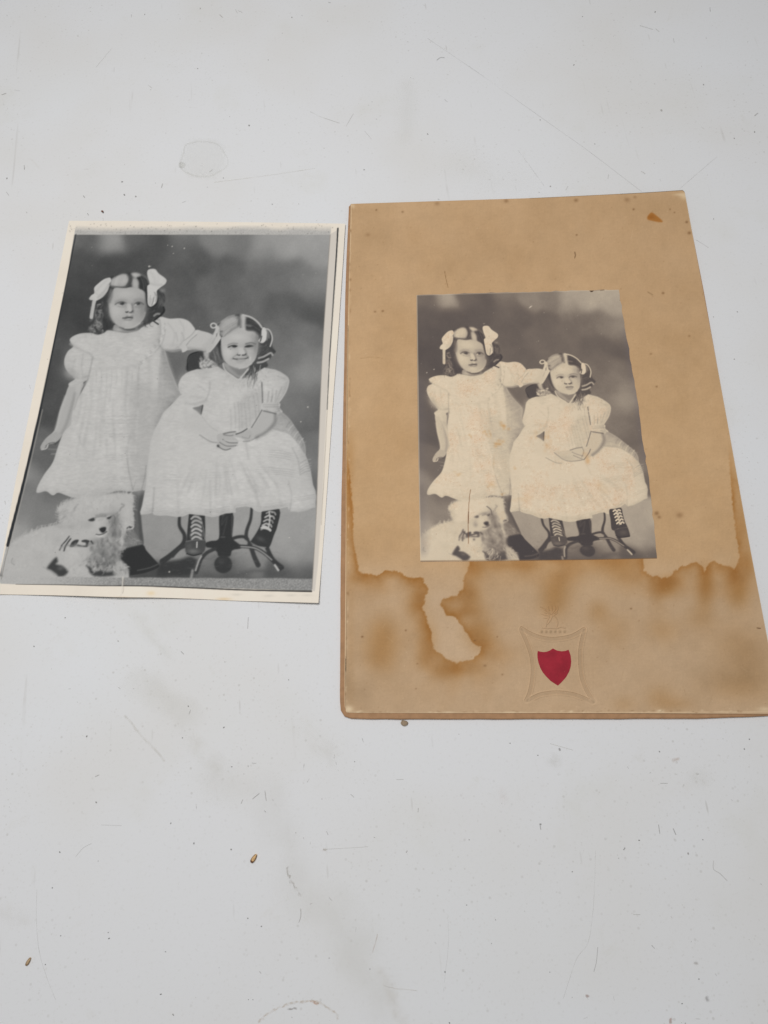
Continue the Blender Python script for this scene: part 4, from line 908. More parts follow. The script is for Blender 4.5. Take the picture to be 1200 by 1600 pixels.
MAT_CARDPIC = print_mat('albumen_paper', .5, .12, .1, 700)
MAT_CARD = print_mat('brown_card', .85, .08, .35, 1500, .00012, .05)
def flat_mat(name, rgb, rough=.8, spec=.1, var=.08, scale=600, bump=.2):
    m, nt, b = principled(name)
    tc = nt.nodes.new('ShaderNodeTexCoord'); nz = nt.nodes.new('ShaderNodeTexNoise'); nz.inputs['Scale'].default_value = scale; nz.inputs['Detail'].default_value = 5
    nt.links.new(tc.outputs['Object'], nz.inputs['Vector'])
    r = nt.nodes.new('ShaderNodeValToRGB'); c = albedo(rgb)
    r.color_ramp.elements[0].position = .3; r.color_ramp.elements[1].position = .7
    r.color_ramp.elements[0].color = (*(c*(1-var)), 1); r.color_ramp.elements[1].color = (*(np.clip(c*(1+var), 0, 1)), 1)
    nt.links.new(nz.outputs['Fac'], r.inputs['Fac']); nt.links.new(r.outputs[0], b.inputs['Base Color'])
    b.inputs['Roughness'].default_value = rough; b.inputs['Specular IOR Level'].default_value = spec
    bp = nt.nodes.new('ShaderNodeBump'); bp.inputs['Strength'].default_value = bump; bp.inputs['Distance'].default_value = .0001
    nt.links.new(nz.outputs['Fac'], bp.inputs['Height']); nt.links.new(bp.outputs[0], b.inputs['Normal'])
    return m

# ---------------------------------------------------------------- table: white painted board with scratches, stains and dirt
MM = .00027                                       # one photograph pixel on the table, metres

def table_mat():
    m, nt, b = principled('white_painted_board')
    N, L = nt.nodes, nt.links
    tc = N.new('ShaderNodeTexCoord'); P = tc.outputs['Object']
    def noise(scale, detail=4, rough=.5, vec=None, dist=0.):
        n = N.new('ShaderNodeTexNoise'); n.inputs['Scale'].default_value = scale; n.inputs['Detail'].default_value = detail; n.inputs['Roughness'].default_value = rough; n.inputs['Distortion'].default_value = dist
        L.new(vec or P, n.inputs['Vector']); return n.outputs['Fac']
    def rng(v, a, c, lo=0., hi=1.):
        n = N.new('ShaderNodeMapRange'); n.interpolation_type = 'SMOOTHSTEP'
        for k, x in zip(('From Min', 'From Max', 'To Min', 'To Max'), (a, c, lo, hi)): n.inputs[k].default_value = x
        L.new(v, n.inputs['Value']); return n.outputs[0]
    def mul(a, c):
        n = N.new('ShaderNodeMath'); n.operation = 'MULTIPLY'
        for i, q in enumerate((a, c)):
            if isinstance(q, (int, float)): n.inputs[i].default_value = q
            else: L.new(q, n.inputs[i])
        return n.outputs[0]
    def mix(base, rgb, fac):
        n = N.new('ShaderNodeMix'); n.data_type = 'RGBA'
        if isinstance(fac, (int, float)): n.inputs[0].default_value = fac
        else: L.new(fac, n.inputs[0])
        L.new(base, n.inputs[6])
        if isinstance(rgb, tuple): n.inputs[7].default_value = (*albedo(np.array(rgb)), 1)
        else: L.new(rgb, n.inputs[7])
        return n.outputs[2]
    base = N.new('ShaderNodeRGB'); base.outputs[0].default_value = (*albedo(np.array((195,195,197))), 1)
    c = base.outputs[0]
    c = mix(c, (191,189,187), rng(noise(9, 3, .5), .42, .68, 0, .6))
    c = mix(c, (197,199,203), rng(noise(6.3, 2, .5), .5, .75, 0, .5))
    c = mix(c, (186,185,180), mul(rng(noise(22, 5, .6), .55, .8), .4))
    c = mix(c, (180,177,170), mul(rng(noise(60, 6, .7, dist=.6), .6, .8), .35))
    c = mix(c, (180,178,176), mul(rng(noise(700, 3, .6), .55, .75), .28))
    # fine dirt: dots and short dashes in several directions
    for scale, rot, sx, lo, hi, col, op, seed in ((150,0.,1.,.04,.10,(158,155,151),.4,0),(260,.4,1.,.05,.13,(168,165,161),.35,3),(90,2.2,.16,.02,.045,(156,153,149),.45,11),(420,1.,1.,.06,.18,(176,174,171),.35,23)):
        mp = N.new('ShaderNodeMapping'); mp.inputs['Rotation'].default_value = (0, 0, rot); mp.inputs['Location'].default_value = (seed*.13, seed*.07, 0); mp.inputs['Scale'].default_value = (1, sx, 1)
        L.new(P, mp.inputs['Vector'])
        v = N.new('ShaderNodeTexVoronoi'); v.voronoi_dimensions = '2D'; v.inputs['Scale'].default_value = scale
        L.new(mp.outputs[0], v.inputs['Vector'])
        sp = N.new('ShaderNodeSeparateColor'); L.new(v.outputs['Color'], sp.inputs[0])
        dot = rng(v.outputs['Distance'], lo, hi, 1, 0)
        some = rng(sp.outputs[0], .62, .95, 0, 1)
        patch = rng(noise(14, 3, .6), .42, .62, .25, 1)
        c = mix(c, col, mul(mul(dot, some), mul(patch, op)))
    # hairline scratches: thin bands of stretched noise
    for rot, sc, op in ((.25,1.,.22),(1.15,.8,.2),(2.5,1.2,.22)):
        mp = N.new('ShaderNodeMapping'); mp.inputs['Rotation'].default_value = (0, 0, rot); mp.inputs['Scale'].default_value = (260*sc, 11*sc, 1)
        L.new(P, mp.inputs['Vector'])
        n = noise(1., 2, .5, mp.outputs[0])
        c = mix(c, (172,170,168), mul(mul(rng(n, .70, .76), rng(noise(30*sc, 3), .5, .65)), op*2))
    L.new(c, b.inputs['Base Color'])
    b.inputs['Roughness'].default_value = .62; b.inputs['Specular IOR Level'].default_value = .18
    bp = N.new('ShaderNodeBump'); bp.inputs['Strength'].default_value = .25; bp.inputs['Distance'].default_value = .0001
    L.new(noise(450, 5, .6), bp.inputs['Height']); L.new(bp.outputs[0], b.inputs['Normal'])
    return m

def box_mesh(name, x0, x1, y0, y1, z0, z1, bev=0.):
    bm = bmesh.new(); bmesh.ops.create_cube(bm, size=1)
    for v in bm.verts: v.co = Vector(((x0+x1)/2+v.co.x*(x1-x0), (y0+y1)/2+v.co.y*(y1-y0), (z0+z1)/2+v.co.z*(z1-z0)))
    if bev: bmesh.ops.bevel(bm, geom=list(bm.edges), offset=bev, segments=3, affect='EDGES')
    me = bpy.data.meshes.new(name); bm.to_mesh(me); bm.free(); return me
table = link('table_top', box_mesh('table_top', -.85, .85, -.6, 1.1, -.03, 0., .003), None, table_mat())
tag(table, 'white painted table top with scratches, smears and specks of dirt', 'table', kind='structure')


# the marks one can point at: thin films of dirt and paint lying on the board
def film_mat():
    m, nt, b = principled('dirt_film')
    a = nt.nodes.new('ShaderNodeAttribute'); a.attribute_name = 'print'
    nt.links.new(a.outputs['Color'], b.inputs['Base Color']); nt.links.new(a.outputs['Alpha'], b.inputs['Alpha'])
    b.inputs['Roughness'].default_value = .62; b.inputs['Specular IOR Level'].default_value = .18
    return m
MAT_FILM = film_mat()
nrm = np.random.RandomState(77)
films = []
def lattice(n=64):
    return nrm.uniform(-1, 1, (n, n))
LAT = lattice()
def n2(x, y):
    """value noise, -1..1"""
    x = np.asarray(x, float); y = np.asarray(y, float)
    acc = 0; amp = 1.; tot = 0
    for o in range(3):
        xi = np.floor(x).astype(int); yi = np.floor(y).astype(int); fx = x-xi; fy = y-yi
        fx = fx*fx*(3-2*fx); fy = fy*fy*(3-2*fy)
        g = lambda a, b: LAT[a % 64, b % 64]
        acc = acc+amp*((g(xi, yi)*(1-fx)+g(xi+1, yi)*fx)*(1-fy)+(g(xi, yi+1)*(1-fx)+g(xi+1, yi+1)*fx)*fy)
        tot += amp; amp *= .5; x = x*2+17; y = y*2+5
    return acc/tot
def stroke_grid(pts, w, soft, col, op, warp, ws, brk, bs):
    """strip of faces along a path; alpha fades to the sides and breaks up along it (units: photograph points)"""
    p = spline(np.asarray(pts, np.float64), False, 8) if len(pts) > 2 else np.asarray(pts, float)
    seg = np.r_[0, np.cumsum(np.hypot(*np.diff(p, axis=0).T))]; L = max(seg[-1], .5)
    R = w+soft*.5
    n = int(min(max(L/max(R*.25, 1.0), 6), 160)); t = np.linspace(-R, L+R, n+6)
    x = np.interp(t, seg, p[:, 0]); y = np.interp(t, seg, p[:, 1])
    d0 = p[1]-p[0]; d0 = d0/(np.hypot(*d0)+1e-9); d1 = p[-1]-p[-2]; d1 = d1/(np.hypot(*d1)+1e-9)
    x += np.where(t < 0, t*d0[0], 0)+np.where(t > L, (t-L)*d1[0], 0); y += np.where(t < 0, t*d0[1], 0)+np.where(t > L, (t-L)*d1[1], 0)
    tx, ty = np.gradient(x), np.gradient(y); l = np.hypot(tx, ty)+1e-9; nx, ny = -ty/l, tx/l
    m = 5 if R < 3 else 17
    s = np.linspace(-1, 1, m)[None, :]*R
    X = x[:, None]+nx[:, None]*s; Y = y[:, None]+ny[:, None]*s
    f1 = ws*.00027; f2 = bs*.00027
    jx, jy = nrm.uniform(0, 60, 2)
    wx, wy = n2(X*f1+jx, Y*f1+jy)*warp*.7, n2(X*f1+jy+31, Y*f1+jx+11)*warp*.7
    D = np.hypot(np.maximum(np.maximum(-t, t-L), 0)[:, None]+0*s, s+0*t[:, None])
    D = np.hypot(np.maximum(np.maximum(-t, t-L), 0)[:, None]+wx*.6, s+wy)
    A = np.clip(.5-(D-w)/max(soft, .3), 0, 1)
    A = A*A*(3-2*A)
    br = np.clip((n2(X*f2+jy, Y*f2+jx)*.5+.5-.35)/.25, 0, 1)
    A = A*(1-brk*(1-br))*op
    A[0] = A[-1] = 0; A[:, 0] = A[:, -1] = 0
    return X, Y, A
def film(name, grids, col):
    """one mark on the table made of one or more strips"""
    V, F, C = [], [], []; off = 0
    for X, Y, A in grids:
        films.append(1)
        P = at(X, Y, 1.2e-5+len(films)*2.5e-7); h, k = X.shape
        idx = np.arange(h*k).reshape(h, k)+off; off += h*k
        V.append(P.reshape(-1, 3)); F.append(np.stack([idx[:-1, :-1], idx[:-1, 1:], idx[1:, 1:], idx[1:, :-1]], -1).reshape(-1, 4))
        C.append(np.c_[np.tile(albedo(np.array(col)), (h*k, 1)), A.reshape(-1)])
    V = np.concatenate(V); F = np.concatenate(F); C = np.concatenate(C).astype(np.float32)
    me = bpy.data.meshes.new(name); me.from_pydata(V.tolist(), [], F.tolist())
    a = me.color_attributes.new('print', 'FLOAT_COLOR', 'POINT'); a.data.foreach_set('color', C.ravel())
    return link(name, me, table, MAT_FILM)
SPECKS = []
def path(pts, w, soft, col, op, warp=0., ws=300., brk=0., bs=400., edge=None):
    if w > 4: op *= .26; soft *= 1.7
    else: op *= .48
    film('scratch' if w < 1.2 else 'smear', [stroke_grid(pts, w, soft, col, op, warp, ws, brk, bs)], col)
def mark(a, bb, w, soft, col, op, warp=0., ws=300., brk=0., bs=400., edge=None):
    if a == bb: bb = (a[0]+.3, a[1])
    path([a, bb], w, soft, col, op, warp, ws, brk, bs)
# broad yellowish smears
path([(215,965),(262,1030)], 6, 14, (186,184,176), .5, warp=14, ws=120, brk=.6, bs=150)
path([(225,1070),(285,1120)], 14, 26, (181,178,168), .6, warp=30, ws=90, brk=.6, bs=120)
path([(300,1165),(335,1195)], 8, 18, (180,176,164), .55, warp=20, ws=120, brk=.7, bs=200)
path([(340,1210),(420,1250),(460,1345)], 20, 40, (184,181,174), .45, warp=30, ws=70, brk=.4, bs=100)
path([(470,1390),(540,1460),(600,1570)], 22, 46, (180,177,168), .55, warp=36, ws=70, brk=.35, bs=90)
path([(195,1120),(258,1188)], 1.6, 4, (176,172,164), .5, warp=5, ws=200, brk=.6)
path([(640,140),(632,210)], 8, 22, (186,184,176), .4, warp=14, ws=100)
path([(715,255),(800,280)], 14, 40, (188,186,178), .4, warp=30, ws=80, brk=.4, bs=120)
mark((480,1140), (515,1185), 8, 20, (182,178,170), .5, warp=20, ws=150, brk=.8, bs=260)
mark((0,1420), (40,1440), 8, 20, (182,178,170), .4, warp=20, ws=150, brk=.6, bs=260)
mark((865,1190), (868,1190), 6, 12, (160,156,146), .55, warp=10, ws=250, brk=.8, bs=700)
mark((1085,1215), (1095,1218), 8, 16, (176,173,164), .5, warp=12, ws=250, brk=.4, bs=500)
mark((785,1240), (785,1245), 6, 10, (186,172,164), .4, warp=10, ws=250, brk=.8, bs=700)
mark((1054,1188), (1058,1186), 2.5, 5, (176,160,150), .7, warp=5, ws=400, brk=.4, bs=900)
mark((1087,1505), (1088,1505), 2, 4, (128,120,110), .6, warp=4, ws=500)
mark((1105,1558), (1107,1562), 2, 5, (110,106,104), .7, warp=4, ws=500)
mark((917,1555), (919,1557), 1.5, 3, (124,76,52), .8, warp=3, ws=500)
mark((1048,1593), (1048,1597), 2, 3, (142,92,66), .7, warp=3, ws=500)
# dried drop
mark((312,248), (322,248), 30, 3., (190,190,185), .35, warp=16, ws=60, edge=((176,175,168), .55))
mark((285,258), (284,258), 4, 3., (188,188,182), .6, warp=5, ws=200, edge=((178,176,170), .4))
# long scratch and its neighbours
path([(668,60),(752,117),(852,188),(920,236),(1003,300)], .35, .9, (140,138,136), .75, warp=2, ws=40, brk=.35, bs=500)
path([(683,94),(688,90),(694,90)], .6, 1., (120,118,118), .8, warp=1, ws=300)
path([(810,235),(850,290)], .3, .9, (160,158,154), .6, brk=.8, bs=500)
path([(1062,295),(1120,245)], .4, 1., (164,162,160), .6, brk=.5, bs=300)
path([(1000,40),(1020,46)], .4, 1., (150,148,144), .7)
path([(1088,375),(1107,387)], .4, .9, (150,146,142), .7, brk=.3)
path([(335,285),(420,274),(492,263)], .4, 1.2, (172,168,158), .55, brk=.5, bs=300)
path([(3,148),(9,146)], .6, 1., (120,116,112), .8); path([(14,139),(31,142)], .4, 1., (140,138,134), .6, warp=2, ws=300, brk=.4)
path([(485,175),(505,184),(530,192)], .5, 1.1, (150,146,140), .6, warp=2, ws=300, brk=.5); path([(541,197),(552,178)], .4, 1., (140,136,130), .6, brk=.3); path([(570,205),(580,217)], .4, 1., (150,146,142), .6, brk=.4)
path([(150,105),(175,75)], .4, 1., (172,170,168), .6, brk=.5)
path([(58,1390),(57,1430),(61,1485),(72,1525),(87,1562)], .35, 1., (150,147,142), .6, warp=1.5, ws=60, brk=.3)
path([(118,1339),(130,1325),(143,1318)], .35, .9, (140,137,132), .7, brk=.3); path([(158,1289),(190,1290)], .3, .9, (150,147,144), .6)
path([(388,965),(387,982)], .45, .9, (130,126,124), .8); path([(283,1018),(287,1022)], .5, .9, (110,106,104), .8); path([(395,1248),(405,1240)], .5, 1., (110,106,100), .8); path([(414,1236),(416,1251)], .5, 1., (130,126,120), .7)
path([(467,1441),(470,1432),(470,1420)], .45, .9, (110,104,96), .8); path([(450,1355),(454,1375),(462,1390),(470,1400)], 1.6, 4, (160,152,140), .7, warp=8, ws=500, brk=.9, bs=1200)
path([(510,1327),(545,1325),(575,1323)], .3, .9, (150,146,140), .7, brk=.3); mark((506,1327), (509,1328), 1.6, 2.5, (140,128,108), .8, warp=3, ws=600)
path([(582,1488),(586,1475),(590,1460)], .6, 1.4, (160,140,122), .7, brk=.5, bs=900)
path([(928,1518),(932,1502),(934,1480)], .35, .9, (110,108,104), .75); path([(1029,1289),(1031,1302)], .5, .9, (110,106,102), .8); path([(1052,1295),(1056,1304)], .6, 1., (104,100,96), .8); path([(1115,1345),(1115,1358),(1125,1365),(1136,1376)], .4, 1., (130,126,120), .75, brk=.2)
path([(930,1330),(928,1400),(920,1470),(900,1500),(880,1560)], .35, 1.2, (166,164,160), .6, warp=2, ws=60, brk=.6, bs=300); path([(700,1430),(700,1480),(693,1550)], .35, 1.2, (166,164,162), .6, warp=2, ws=60, brk=.5, bs=300)
path([(860,1162),(895,1172)], .35, 1., (166,162,152), .7); mark((874,1170), (875,1172), 1.2, 1.6, (96,90,84), .9); path([(1032,1224),(1043,1224)], .4, .9, (120,116,112), .8); path([(620,1218),(630,1218)], .4, 1., (150,146,142), .7); path([(990,1429),(1000,1429)], .4, .9, (140,136,130), .7)
mark((844,1290), (845,1296), .5, 1., (100,96,92), .9); mark((844,1288), (845,1288), 1.2, 1.4, (80,76,74), .9)
# brown ring at the foot
path([(405,1597),(428,1577),(448,1570),(470,1566),(485,1563),(500,1567),(520,1580),(528,1592)], 1.4, 4, (166,146,122), .75, warp=6, ws=400, brk=.75, bs=900)
mark((450,1576), (462,1576), 1.4, 2.4, (90,80,74), .8, warp=4, ws=800, brk=.5, bs=1500); mark((486,1564), (496,1568), 1.6, 3, (170,120,80), .7, warp=4, ws=600, brk=.4, bs=1000)
path([(600,1540),(622,1545),(650,1548)], .5, 1.6, (170,160,144), .7, warp=3, ws=300, brk=.3); path([(596,1520),(612,1560),(630,1600)], 5, 12, (178,170,156), .6, warp=10, ws=200, brk=.5, bs=300)
# single specks
r = random.Random(3)
for x, y, s, v in ((160,331,2.2,90),(194,304,1.6,80),(212,307,2.2,130),(190,284,1.3,90),(389,196,1.5,90),(309,107,1.2,140),(569,265,1.4,100),(349,278,1.,90),(11,278,1.3,110),(226,22,1.,110),(456,27,1.3,130),(313,13,1.2,140),(53,1010,1.6,80),(102,965,1.2,80),(350,1136,1.3,60),(136,1150,1.5,100),(150,1253,1.4,100),(294,1103,1.,70),(285,1153,1.3,80),(362,1198,1.2,80),(388,1197,1.,90),(451,1062,1.1,90),(554,1190,1.,90),(93,1331,1.4,90),(303,1317,1.4,80),(267,1286,1.2,90),(252,1553,1.4,60),(169,1457,1.2,60),(171,1466,1.4,70),(95,1462,1.2,90),(71,1507,1.4,70),(82,1387,1.2,70),(387,1435,1.6,90),(409,1447,1.3,90),(258,1487,1.,60),(361,1327,2.,120),(270,1585,1.6,120),(388,1562,1.,80),(395,1562,1.,80),(578,1514,1.2,60),(515,1497,1.,110),(695,1518,1.2,50),(729,1414,1.2,70),(768,1474,1.,80),(774,1437,1.,100),(894,1362,1.2,90),(998,1313,1.2,80),(1030,1174,1.2,90),(1171,1155,1.3,70),(1163,1170,1.3,70),(975,1327,1.2,90),(976,1325,1.2,90),(967,1341,1.,90),(1075,1333,1.8,140),(1098,1312,1.2,110),(1066,1568,1.3,60),(1092,1530,1.6,110),(702,1598,1.4,60),(840,1180,1.,90),(859,1519,1.,90),(797,1161,1.2,110),(733,1312,1.,120),(897,101,1.2,130),(910,26,1.,110),(1024,18,1.2,110),(1099,132,1.2,120),(1179,206,1.4,110),(1147,216,1.4,140),(668,209,1.2,110),(929,225,1.1,110),(860,291,1.8,140),(844,187,1.,110),(1152,487,1.2,120),(1115,495,1.2,140),(1147,561,1.3,130),(1115,342,1.3,130),(1033,172,2.4,160)):
    a = r.uniform(0, 3.1); l = s*r.uniform(0, 1.2)
    SPECKS.append((v, stroke_grid([(x, y), (x+math.cos(a)*l+.2, y+math.sin(a)*l)], s*.5, 1.2, None, .7, .8, 1500, 0, 400)))

for k in range(520):                              # stray dust and nicks
    x, y = r.uniform(-20, 1220), r.uniform(-20, 1620)
    if n2(x*.006, y*.006) < r.uniform(-.5, .4): continue
    a = r.gauss(1.2, .7); l = r.choice((.4, .8, 1.5, 3, 6)); v = r.choice((112, 132, 146, 156, 164))
    SPECKS.append((v, stroke_grid([(x, y), (x+math.cos(a)*l, y+math.sin(a)*l)], r.uniform(.25,.6), 1.2, None, r.uniform(.2,.6), .8, 1500, .3, 900)))
for tone in sorted(set(q[0] for q in SPECKS)):
    o = film('dust_specks', [q[1] for q in SPECKS if q[0] == tone], (tone, tone-3, tone-6)); o['kind'] = 'stuff'
# rim of the dried drop
for cx, cy, R, op in ((317,248,36,.2),(284,258,5,.15)):
    a = np.linspace(0, 2*math.pi, 40); q = [(cx+R*math.cos(t)*(1+.08*math.sin(3*t+1)+.05*math.sin(5*t)), cy+R*.82*math.sin(t)*(1+.07*math.cos(2*t))) for t in a]
    film('dried_drop_rim', [stroke_grid(q, .7, 2.4, None, op, 1.5, 300, .4, 250)], (172,171,163))

# ---------------------------------------------------------------- loose enlarged print, left
cv = finish_copy(paint_portrait('copy'))
g = coons([(108,345),(200,345.4),(320,346.6),(440,348),(539.5,349.5)], [(539.5,349.5),(534.5,430),(529,510),(519.5,640),(507.5,815),(497.5,942)],
          [(-9,928.5),(60,929.6),(120,931),(187,933),(240,933.6),(300,935.5),(370,938.6),(440,940.5),(497.5,942)], [(108,345),(78,490),(47,640),(21,770),(0,893),(-9,928.5)], 420, 570)
v = np.linspace(0, 1, 570)[:, None]; u = np.linspace(0, 1, 420)[None, :]
z = .00032+.0019*np.clip((v-.84)/.16, 0, 1)**2*(.55+.45*np.cos((u-.36)*9))+.0009*np.clip((u-.93)/.07, 0, 1)**2*(1-v)+.0007*np.clip((.06-u)/.06, 0, 1)**2*v
z = z+.00025*np.exp(-((u-.385)/.012)**2)*np.clip((v-.93)/.07, 0, 1)
o = sheet('loose_photograph', g, z, .00026, cv.sample(g[..., 0], g[..., 1]), (206,190,166), None, MAT_COPY)
tag(o, 'black-and-white print with cream border, seated girl smiling, lying beside the brown card', 'photograph')

# ---------------------------------------------------------------- brown card mount with the glued picture, right
Z_BACK, Z_FACE = .0014, .0018
mount = empty('card_mount', tuple(at(870, 720, 0.)))
tag(mount, 'water-stained brown card mount with red shield emblem holding a sepia print', 'photo mount')
mc = paint_mount()
# backing board: thick, rounded corners, slightly larger at the left and the foot
def prism(name, pts, z0, z1, bev, mat, parent, smooth_pts=True):
    p = spline(np.asarray(pts, np.float64), True, 4) if smooth_pts else np.asarray(pts, float)
    bm = bmesh.new()
    lo = [bm.verts.new(Vector(q)) for q in at(p[:, 0], p[:, 1], z1)]
    for vv in lo: vv.co.z = z0
    f = bm.faces.new(lo)
    if f.normal.z == 0: f.normal_update()
    ex = bmesh.ops.extrude_face_region(bm, geom=[f])
    for e in ex['geom']:
        if isinstance(e, bmesh.types.BMVert): e.co.z = z1
    bmesh.ops.recalc_face_normals(bm, faces=list(bm.faces))
    if bev:
        top = [e for e in bm.edges if all(abs(q.co.z-z1) < 1e-7 for q in e.verts) and len(e.link_faces) == 2]
        bmesh.ops.bevel(bm, geom=top, offset=bev, segments=3, affect='EDGES')
    me = bpy.data.meshes.new(name); bm.to_mesh(me); bm.free()
    return link(name, me, parent, mat)
MAT_BACK = flat_mat('board_edge', (150,117,89), .9, .05, .10, 350, .3)
r = random.Random(9)
def jit(a, b, n, amp):
    return [(a[0]+(b[0]-a[0])*i/n+r.uniform(-amp, amp), a[1]+(b[1]-a[1])*i/n+r.uniform(-amp, amp)) for i in range(n)]
back = [(544.8,330),(545,322),(549,318.6)]+[(700,314.2),(900,307.6),(1060,301.8)]+[(1068,303),(1072,312)]+[(1100,454),(1127,604),(1170,842),(1201,1008),(1214,1090)]+[(1216,1110),(1206,1117.6)]+jit((1195,1118.6),(1112,1122),4,.3)+jit((1090,1122.6),(700,1123.6),16,.35)+jit((690,1123.6),(560,1123.4),6,.35)+[(548,1122.4),(538,1119),(532.4,1110),(531.2,1096)]+jit((531.2,1080),(532.4,840),10,.25)+jit((532.8,820),(540.2,430),14,.25)+[(541.4,400)]
prism('backing_board', back, .0002, Z_BACK, .0003, MAT_BACK, mount, False)
# facing sheet with stains
fr = lambda y: 1069.6+(y-301)*.1888
fg = coons([(547.6,321.5),(549.6,318.9),(556,318.3),(640,315.6),(760,311.8),(900,307.4),(1000,303.8),(1060,300.9),(1067,300.7),(1070.6,304.0)],
           [(1070.6,304.0),(1072.5,314),(1098,452),(1126,601),(1169,839),(1200,1003),(1219,1103),(1219.5,1109.5)],
           [(539.6,1107),(542,1111.6),(548,1113.6),(620,1114.2),(800,1114.4),(1000,1113.8),(1120,1113.6),(1200,1113.4),(1213,1113),(1219.5,1109.5)],
           [(547.6,321.5),(545.8,400),(544.3,450),(542,560),(540.6,700),(540,840),(539,980),(538.2,1090),(539.6,1107)], 480, 600)
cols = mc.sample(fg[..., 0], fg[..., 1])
vv_, uu_ = np.linspace(0, 1, 600)[:, None], np.linspace(0, 1, 480)[None, :]
zf = Z_FACE+.00006*np.sin(uu_*7+vv_*3)*np.sin(vv_*9+1)-.00018*(np.clip((.004-np.minimum(np.minimum(uu_, 1-uu_), np.minimum(vv_, 1-vv_)*1.4))/.004, 0, 1)**2)
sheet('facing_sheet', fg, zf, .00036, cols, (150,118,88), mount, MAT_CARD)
# blind-stamped emblem
rel = paint_relief()
eg = coons([(808,942),(870,942),(930,942)], [(930,942),(930,1020),(930,1098)], [(808,1098),(870,1098),(930,1098)], [(808,942),(808,1020),(808,1098)], 300, 380)
hz = rel.sample(eg[..., 0], eg[..., 1])[..., 0]
ev, eu = np.linspace(0, 1, 380)[:, None], np.linspace(0, 1, 300)[None, :]
rim = np.clip(np.minimum(np.minimum(eu, 1-eu), np.minimum(ev, 1-ev))/.04, 0, 1)
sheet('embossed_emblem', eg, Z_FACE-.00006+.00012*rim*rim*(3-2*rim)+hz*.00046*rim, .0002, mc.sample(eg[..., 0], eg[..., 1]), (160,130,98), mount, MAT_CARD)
# red shield
sh = [(402,580),(430,588),(460,592),(492,589),(525,577),(545,564),(560,554),(580,565),(606,577),(650,584),(690,580),(722,567),(732,590),(745,630),(751,690),(746,740),(732,790),(700,850),(660,896),(628,928),(611,941),(580,922),(535,892),(495,852),(455,805),(430,760),(410,705),(399,650),(398,610)]
sp = [(780+x/6.667, 930+y/6.667) for x, y in sh]
MAT_RED = flat_mat('red_stamping', (136,36,48), .6, .15, .14, 260, .3)
_nt = MAT_RED.node_tree; _tc = _nt.nodes.new('ShaderNodeTexCoord'); _nz = _nt.nodes.new('ShaderNodeTexNoise'); _nz.inputs['Scale'].default_value = 1500; _nz.inputs['Detail'].default_value = 6
_mr = _nt.nodes.new('ShaderNodeMapRange'); _mr.inputs['From Min'].default_value = .67; _mr.inputs['From Max'].default_value = .8
_mx = _nt.nodes.new('ShaderNodeMix'); _mx.data_type = 'RGBA'; _mx.inputs[7].default_value = (*albedo(np.array((160,84,80))), 1)
_b = _nt.nodes['Principled BSDF']; _src = _b.inputs['Base Color'].links[0].from_socket
_nt.links.new(_tc.outputs['Object'], _nz.inputs['Vector']); _nt.links.new(_nz.outputs['Fac'], _mr.inputs['Value']); _nt.links.new(_mr.outputs[0], _mx.inputs[0]); _nt.links.new(_src, _mx.inputs[6]); _nt.links.new(_mx.outputs[2], _b.inputs['Base Color'])
so = prism('shield', sp, Z_FACE-.0001, Z_FACE+.00017, .00006, MAT_RED, mount, False)
def ridge(name, pts, w, hgt, z0, mat, parent):
    p = spline(np.asarray(pts, np.float64), False, 5); P = at(780+p[:, 0]/6.667, 930+p[:, 1]/6.667, z0)
    bm = bmesh.new(); rows = []
    n = len(P)
    for i in range(n):
        t = P[min(i+1, n-1)]-P[max(i-1, 0)]; t /= np.linalg.norm(t)+1e-12; s = np.array([-t[1], t[0], 0]); k = math.sin(math.pi*(i+.5)/n)**.5
        rows.append([bm.verts.new(Vector(P[i]+s*w*k*math.cos(a)+np.array([0, 0, hgt*k*math.sin(a)]))) for a in (math.pi, .75*math.pi, .5*math.pi, .25*math.pi, 0)])
    for a, b in zip(rows[:-1], rows[1:]):
        for j in range(4): bm.faces.new((a[j], b[j], b[j+1], a[j+1]))
    for f in bm.faces: f.smooth = True
    bmesh.ops.recalc_face_normals(bm, faces=list(bm.faces))
    me = bpy.data.meshes.new(name); bm.to_mesh(me); bm.free(); return link(name, me, parent, mat)
for pts, w in (([(555,655),(590,640),(630,660),(650,690),(630,730)],.0005),([(560,690),(590,700),(626,690)],.0005),([(598,676),(626,694),(612,704)],.0004),([(640,770),(650,800),(628,846)],.0006),([(545,700),(540,770),(580,850)],.0005),([(690,690),(694,730),(670,790)],.0004)):
    rg = ridge('shield_relief', pts, w, .00028, Z_FACE+.00015, MAT_RED, so)
    rg.matrix_parent_inverse = Matrix.Translation(-mount.location)
# the glued picture
pc = paint_card_picture()
pg = coons([(650.6,460.8),(700,459.4),(760,457.6),(830,456.2),(900,454),(967,452.2)], [(967,452.2),(978,520),(988,580),(997,630),(1004.5,690),(1012.5,740),(1019.5,800),(1026.6,872.5)],
           [(656.6,877.6),(760,876.6),(850,875.4),(940,874.2),(1026.6,872.5)], [(650.6,460.8),(651.6,560),(652.8,660),(654.6,770),(656.6,877.6)], 380, 500)
rr = np.random.RandomState(2)
pg[:, -1, 0] += np.interp(np.arange(500), np.arange(0, 501, 10)[:50], rr.normal(0, .5, 50)); pg[0, :, 1] += np.interp(np.arange(380), np.arange(0, 381, 10)[:38], rr.normal(0, .35, 38))
po = sheet('mounted_picture', pg, Z_FACE+.00016, .0002, pc.sample(pg[..., 0], pg[..., 1]), (150,116,84), mount, MAT_CARDPIC)
po['label'] = 'sepia print of two girls and a dog, foxed and scratched, seated girl unsmiling'

